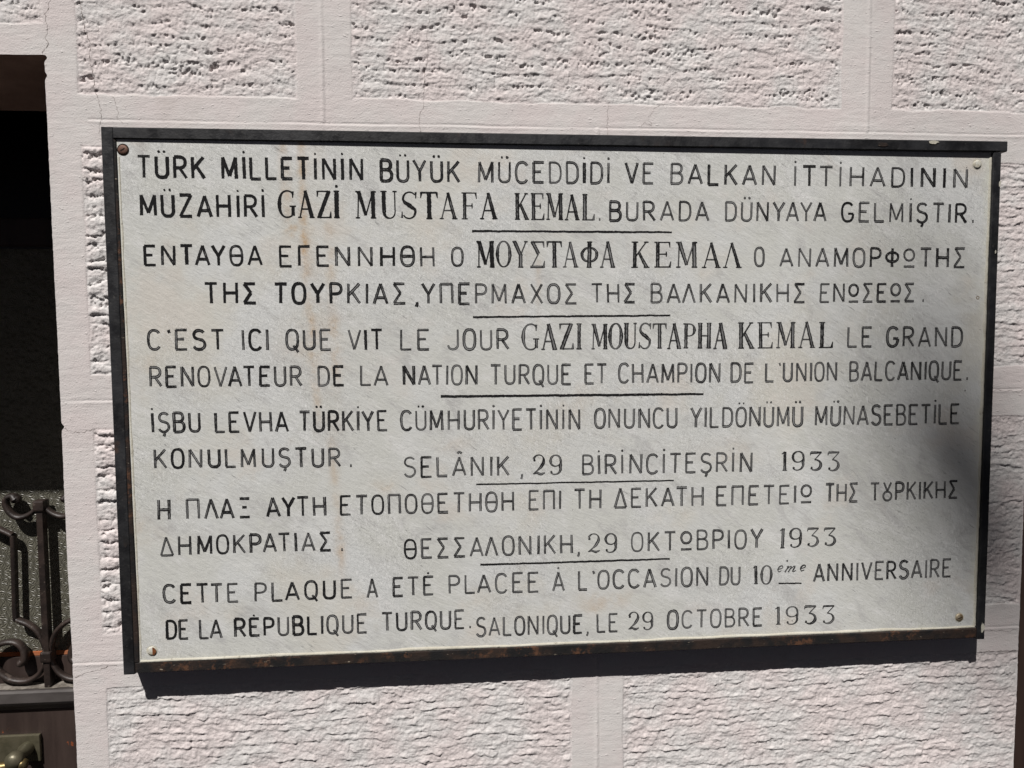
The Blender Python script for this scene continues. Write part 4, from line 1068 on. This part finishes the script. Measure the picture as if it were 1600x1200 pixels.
def smooth01(a, b, x):
    t = min(1, max(0, (x - a) / (b - a))); return t * t * (3 - 2 * t)
GROUPS = []                       # every word is one part; its stop, comma or apostrophe belongs to it
glue = False
for w in WORDS:
    if GROUPS and GROUPS[-1][0][0] == w[0] and (glue or w[2] in ".,'"):
        GROUPS[-1].append(w)
    else:
        GROUPS.append([w])
    glue = w[2] == "'"
for grp in GROUPS:
    LT = Letters()
    for (ln, style, text, xa, xb, zb0, zt0, zb1, zt1) in grp:
        font = {'s': SANS, 'r': SERIF, 'i': SCRIPT}[style]
        xa, xb, zb0, zt0, zb1, zt1 = (v / 1000 for v in (xa, xb, zb0, zt0, zb1, zt1))
        gl = [font[c] for c in text]
        h = 0.5 * (zt0 - zb0 + zt1 - zb1)
        sw = h * (0.121 if style == 's' else 0.1)
        widths = [g[0] * h for g in gl]
        gap_n = [1.0] * (len(gl) - 1)
        for i in range(len(gl) - 1):          # optical gaps
            pair = text[i] + text[i + 1]
            if text[i] in "AΑΛΔLΓTΤVYΥPΡ" and text[i + 1] in "AΑΛΔTΤVYΥ": gap_n[i] = 0.55
            if text[i] in 'IİΙHΗNΝMΜU' and text[i + 1] in 'IİΙHΗNΝMΜU': gap_n[i] = 1.25
        avail = xb - xa - (sw * 0.9 if style == 's' else 0)
        tot_w = sum(widths); tot_g = sum(gap_n)
        if tot_g:
            g0 = {'s': 0.25, 'r': 0.10, 'i': 0.0}[style] * h
            # share the misfit between letter width and spacing
            r = avail / (tot_w + g0 * tot_g)
            kx = 1 + (r - 1) * 0.75
            g = (avail - tot_w * kx) / tot_g
        else:
            kx = avail / tot_w if style != 's' or text not in ".,'I" else 1.0; g = 0
        x = xa + (sw * 0.45 if style == 's' else 0)
        for i, c in enumerate(text):
            t0 = (x - xa) / max(1e-6, xb - xa)
            zb = zb0 + (zb1 - zb0) * t0 + random.gauss(0, 0.00035); zt = zt0 + (zt1 - zt0) * t0 + random.gauss(0, 0.00035)
            zb += sw * 0.45; zt -= sw * 0.45
            hh = zt - zb
            lean = random.gauss(0, 0.010) + (0.35 if style == 'i' else 0)
            # paint is soundest on the left and in the top lines, thin in the middle
            xn = (x + 0.7) / 1.4
            base_wear = 0.33 + 0.62 * smooth01(0.12, 0.5, xn) - 0.22 * smooth01(0.6, 1.0, xn)
            base_wear += {1: -0.15, 2: -0.15, 3: -0.05, 4: 0.0, 5: 0.18, 6: 0.22, 7: 0.22, 8: 0.2, 9: 0.15, 10: 0.15, 11: 0.2, 12: 0.18}[ln]
            wear = min(1.0, max(0.0, base_wear + random.gauss(0, 0.17)))
            wk = 1.0 + random.gauss(0, 0.08)
            if style == 's': wk *= 1.13 - 0.30 * wear
            def tr(p): return (x + (p[0] + lean * p[1]) * h * kx, zb + p[1] * hh)
            for s_ in gl[i][1]:
                if isinstance(s_, list):
                    ww = sw * wk * (1 + random.gauss(0, 0.05))
                    LT.stroke([tr(p) for p in s_], [ww * random.uniform(.88, 1.08), ww, ww * random.uniform(.88, 1.08)], wear)
                elif s_[0] == 'w':
                    LT.stroke([tr(p) for p in s_[1]], [max(0.0011, q * h * wk) for q in s_[2]], wear * 0.8)
                elif s_[0] == 'dot':
                    p = tr((s_[1], s_[2]))
                    LT.disc(p[0], p[1], sw * random.uniform(.34, .52) if style != 'i' else 0.0015, wear * 0.8)
                elif s_[0] == 'ball':
                    p = tr((s_[1], s_[2])); LT.disc(p[0], p[1], s_[3] * h, wear * 0.5)
            x += widths[i] * kx + (g * gap_n[i] if i < len(gl) - 1 else 0)
    o = LT.build('engraved_word', slab)
    word = ''.join(w[2] for w in grp).strip('.,')
    if grp[0][1] == 's' or word.isdigit():
        tag(o, 'engraved word reading ' + word)
    else:
        tag(o, 'engraved word in larger serif capitals' if grp[0][1] == 'r' else 'small script letters after the number ten')
for k, (xa, za, xb, zb, w) in enumerate(RULES):
    LT = Letters()
    n = 40
    pts = [(xa / 1000 + (xb - xa) / 1000 * i / n, za / 1000 + (zb - za) / 1000 * i / n + random.gauss(0, 0.00022)) for i in range(n + 1)]
    LT.stroke(pts, [w / 1000 * 1.25, w / 1000 * 1.1, w / 1000 * 1.25, w / 1000], 0.25, jag=0.10)
    LT.build('divider_rule', slab)
# a few knocks in the face
for x, z, r in ((0.6719, 0.161, 0.0032), (0.655, 0.008, 0.0014), (0.645, 0.371, 0.001)):
    m = MB(); m.lathe([(r, 0.0003), (r * .9, -0.0003), (r * .4, 0.0001), (0.0002, 0.0002)], (x, slab_y(x), z), 'y', 12); m.build('pockmark', M['slot'] if r < .002 else M['screw_brass'], slab)

# ------------------------------------------------------------------ the lantern added unseen over the street for its soft shadow on the plaque
def up_sun(x, z, dist):
    return Vector((x, 0, z)) - SUN_DIR * dist
c = up_sun(0.632, -0.148, 31.0)
caster_root = thing('added_shadow_caster', 'unseen shadow lantern hanging above the street in front of the wall', 'caster', c)
def lpart(mb, name, mat=M['caster'], **kw):
    mb.v = [(x * 1.3, y * 1.3, z * 1.15) for x, y, z in mb.v]
    return mb.build(name, mat, caster_root, **kw)
m = MB(); m.lathe([(0.02, 0.13), (0.07, 0.10), (0.095, 0.06), (0.10, 0.05)], (0, 0, 0), 'z', 24); lpart(m, 'caster_roof')
m = MB(); m.lathe([(0.085, 0.05), (0.075, -0.04), (0.055, -0.12), (0.02, -0.15)], (0, 0, 0), 'z', 8); lpart(m, 'caster_body')
m = MB(); m.lathe([(0.012, -0.15), (0.02, -0.17), (0.006, -0.20)], (0, 0, 0), 'z', 12); lpart(m, 'caster_tip')
m = MB(); m.tube([(0, 0, 0.12), (0, 0, 0.9)], 0.006); lpart(m, 'caster_rod')
m = MB(); m.lathe([(0.02, -0.12), (0.075, -0.16), (0.09, -0.215), (0.07, -0.28), (0.01, -0.31)], (0.110, 0.0, 0.085), 'z', 16); lpart(m, 'caster_globe')  # globe added to spread the soft shadow onto the right-hand wall
m = MB(); m.tube([(0.125, 0, -0.045), (0.12, 0, 0.3), (0, 0, 0.42)], 0.006); lpart(m, 'caster_arm')
m = MB(); m.tube([(-7, 0, 1.05), (0, 0, 0.9), (7, 0, 1.05)], 0.005); lpart(m, 'caster_wire')
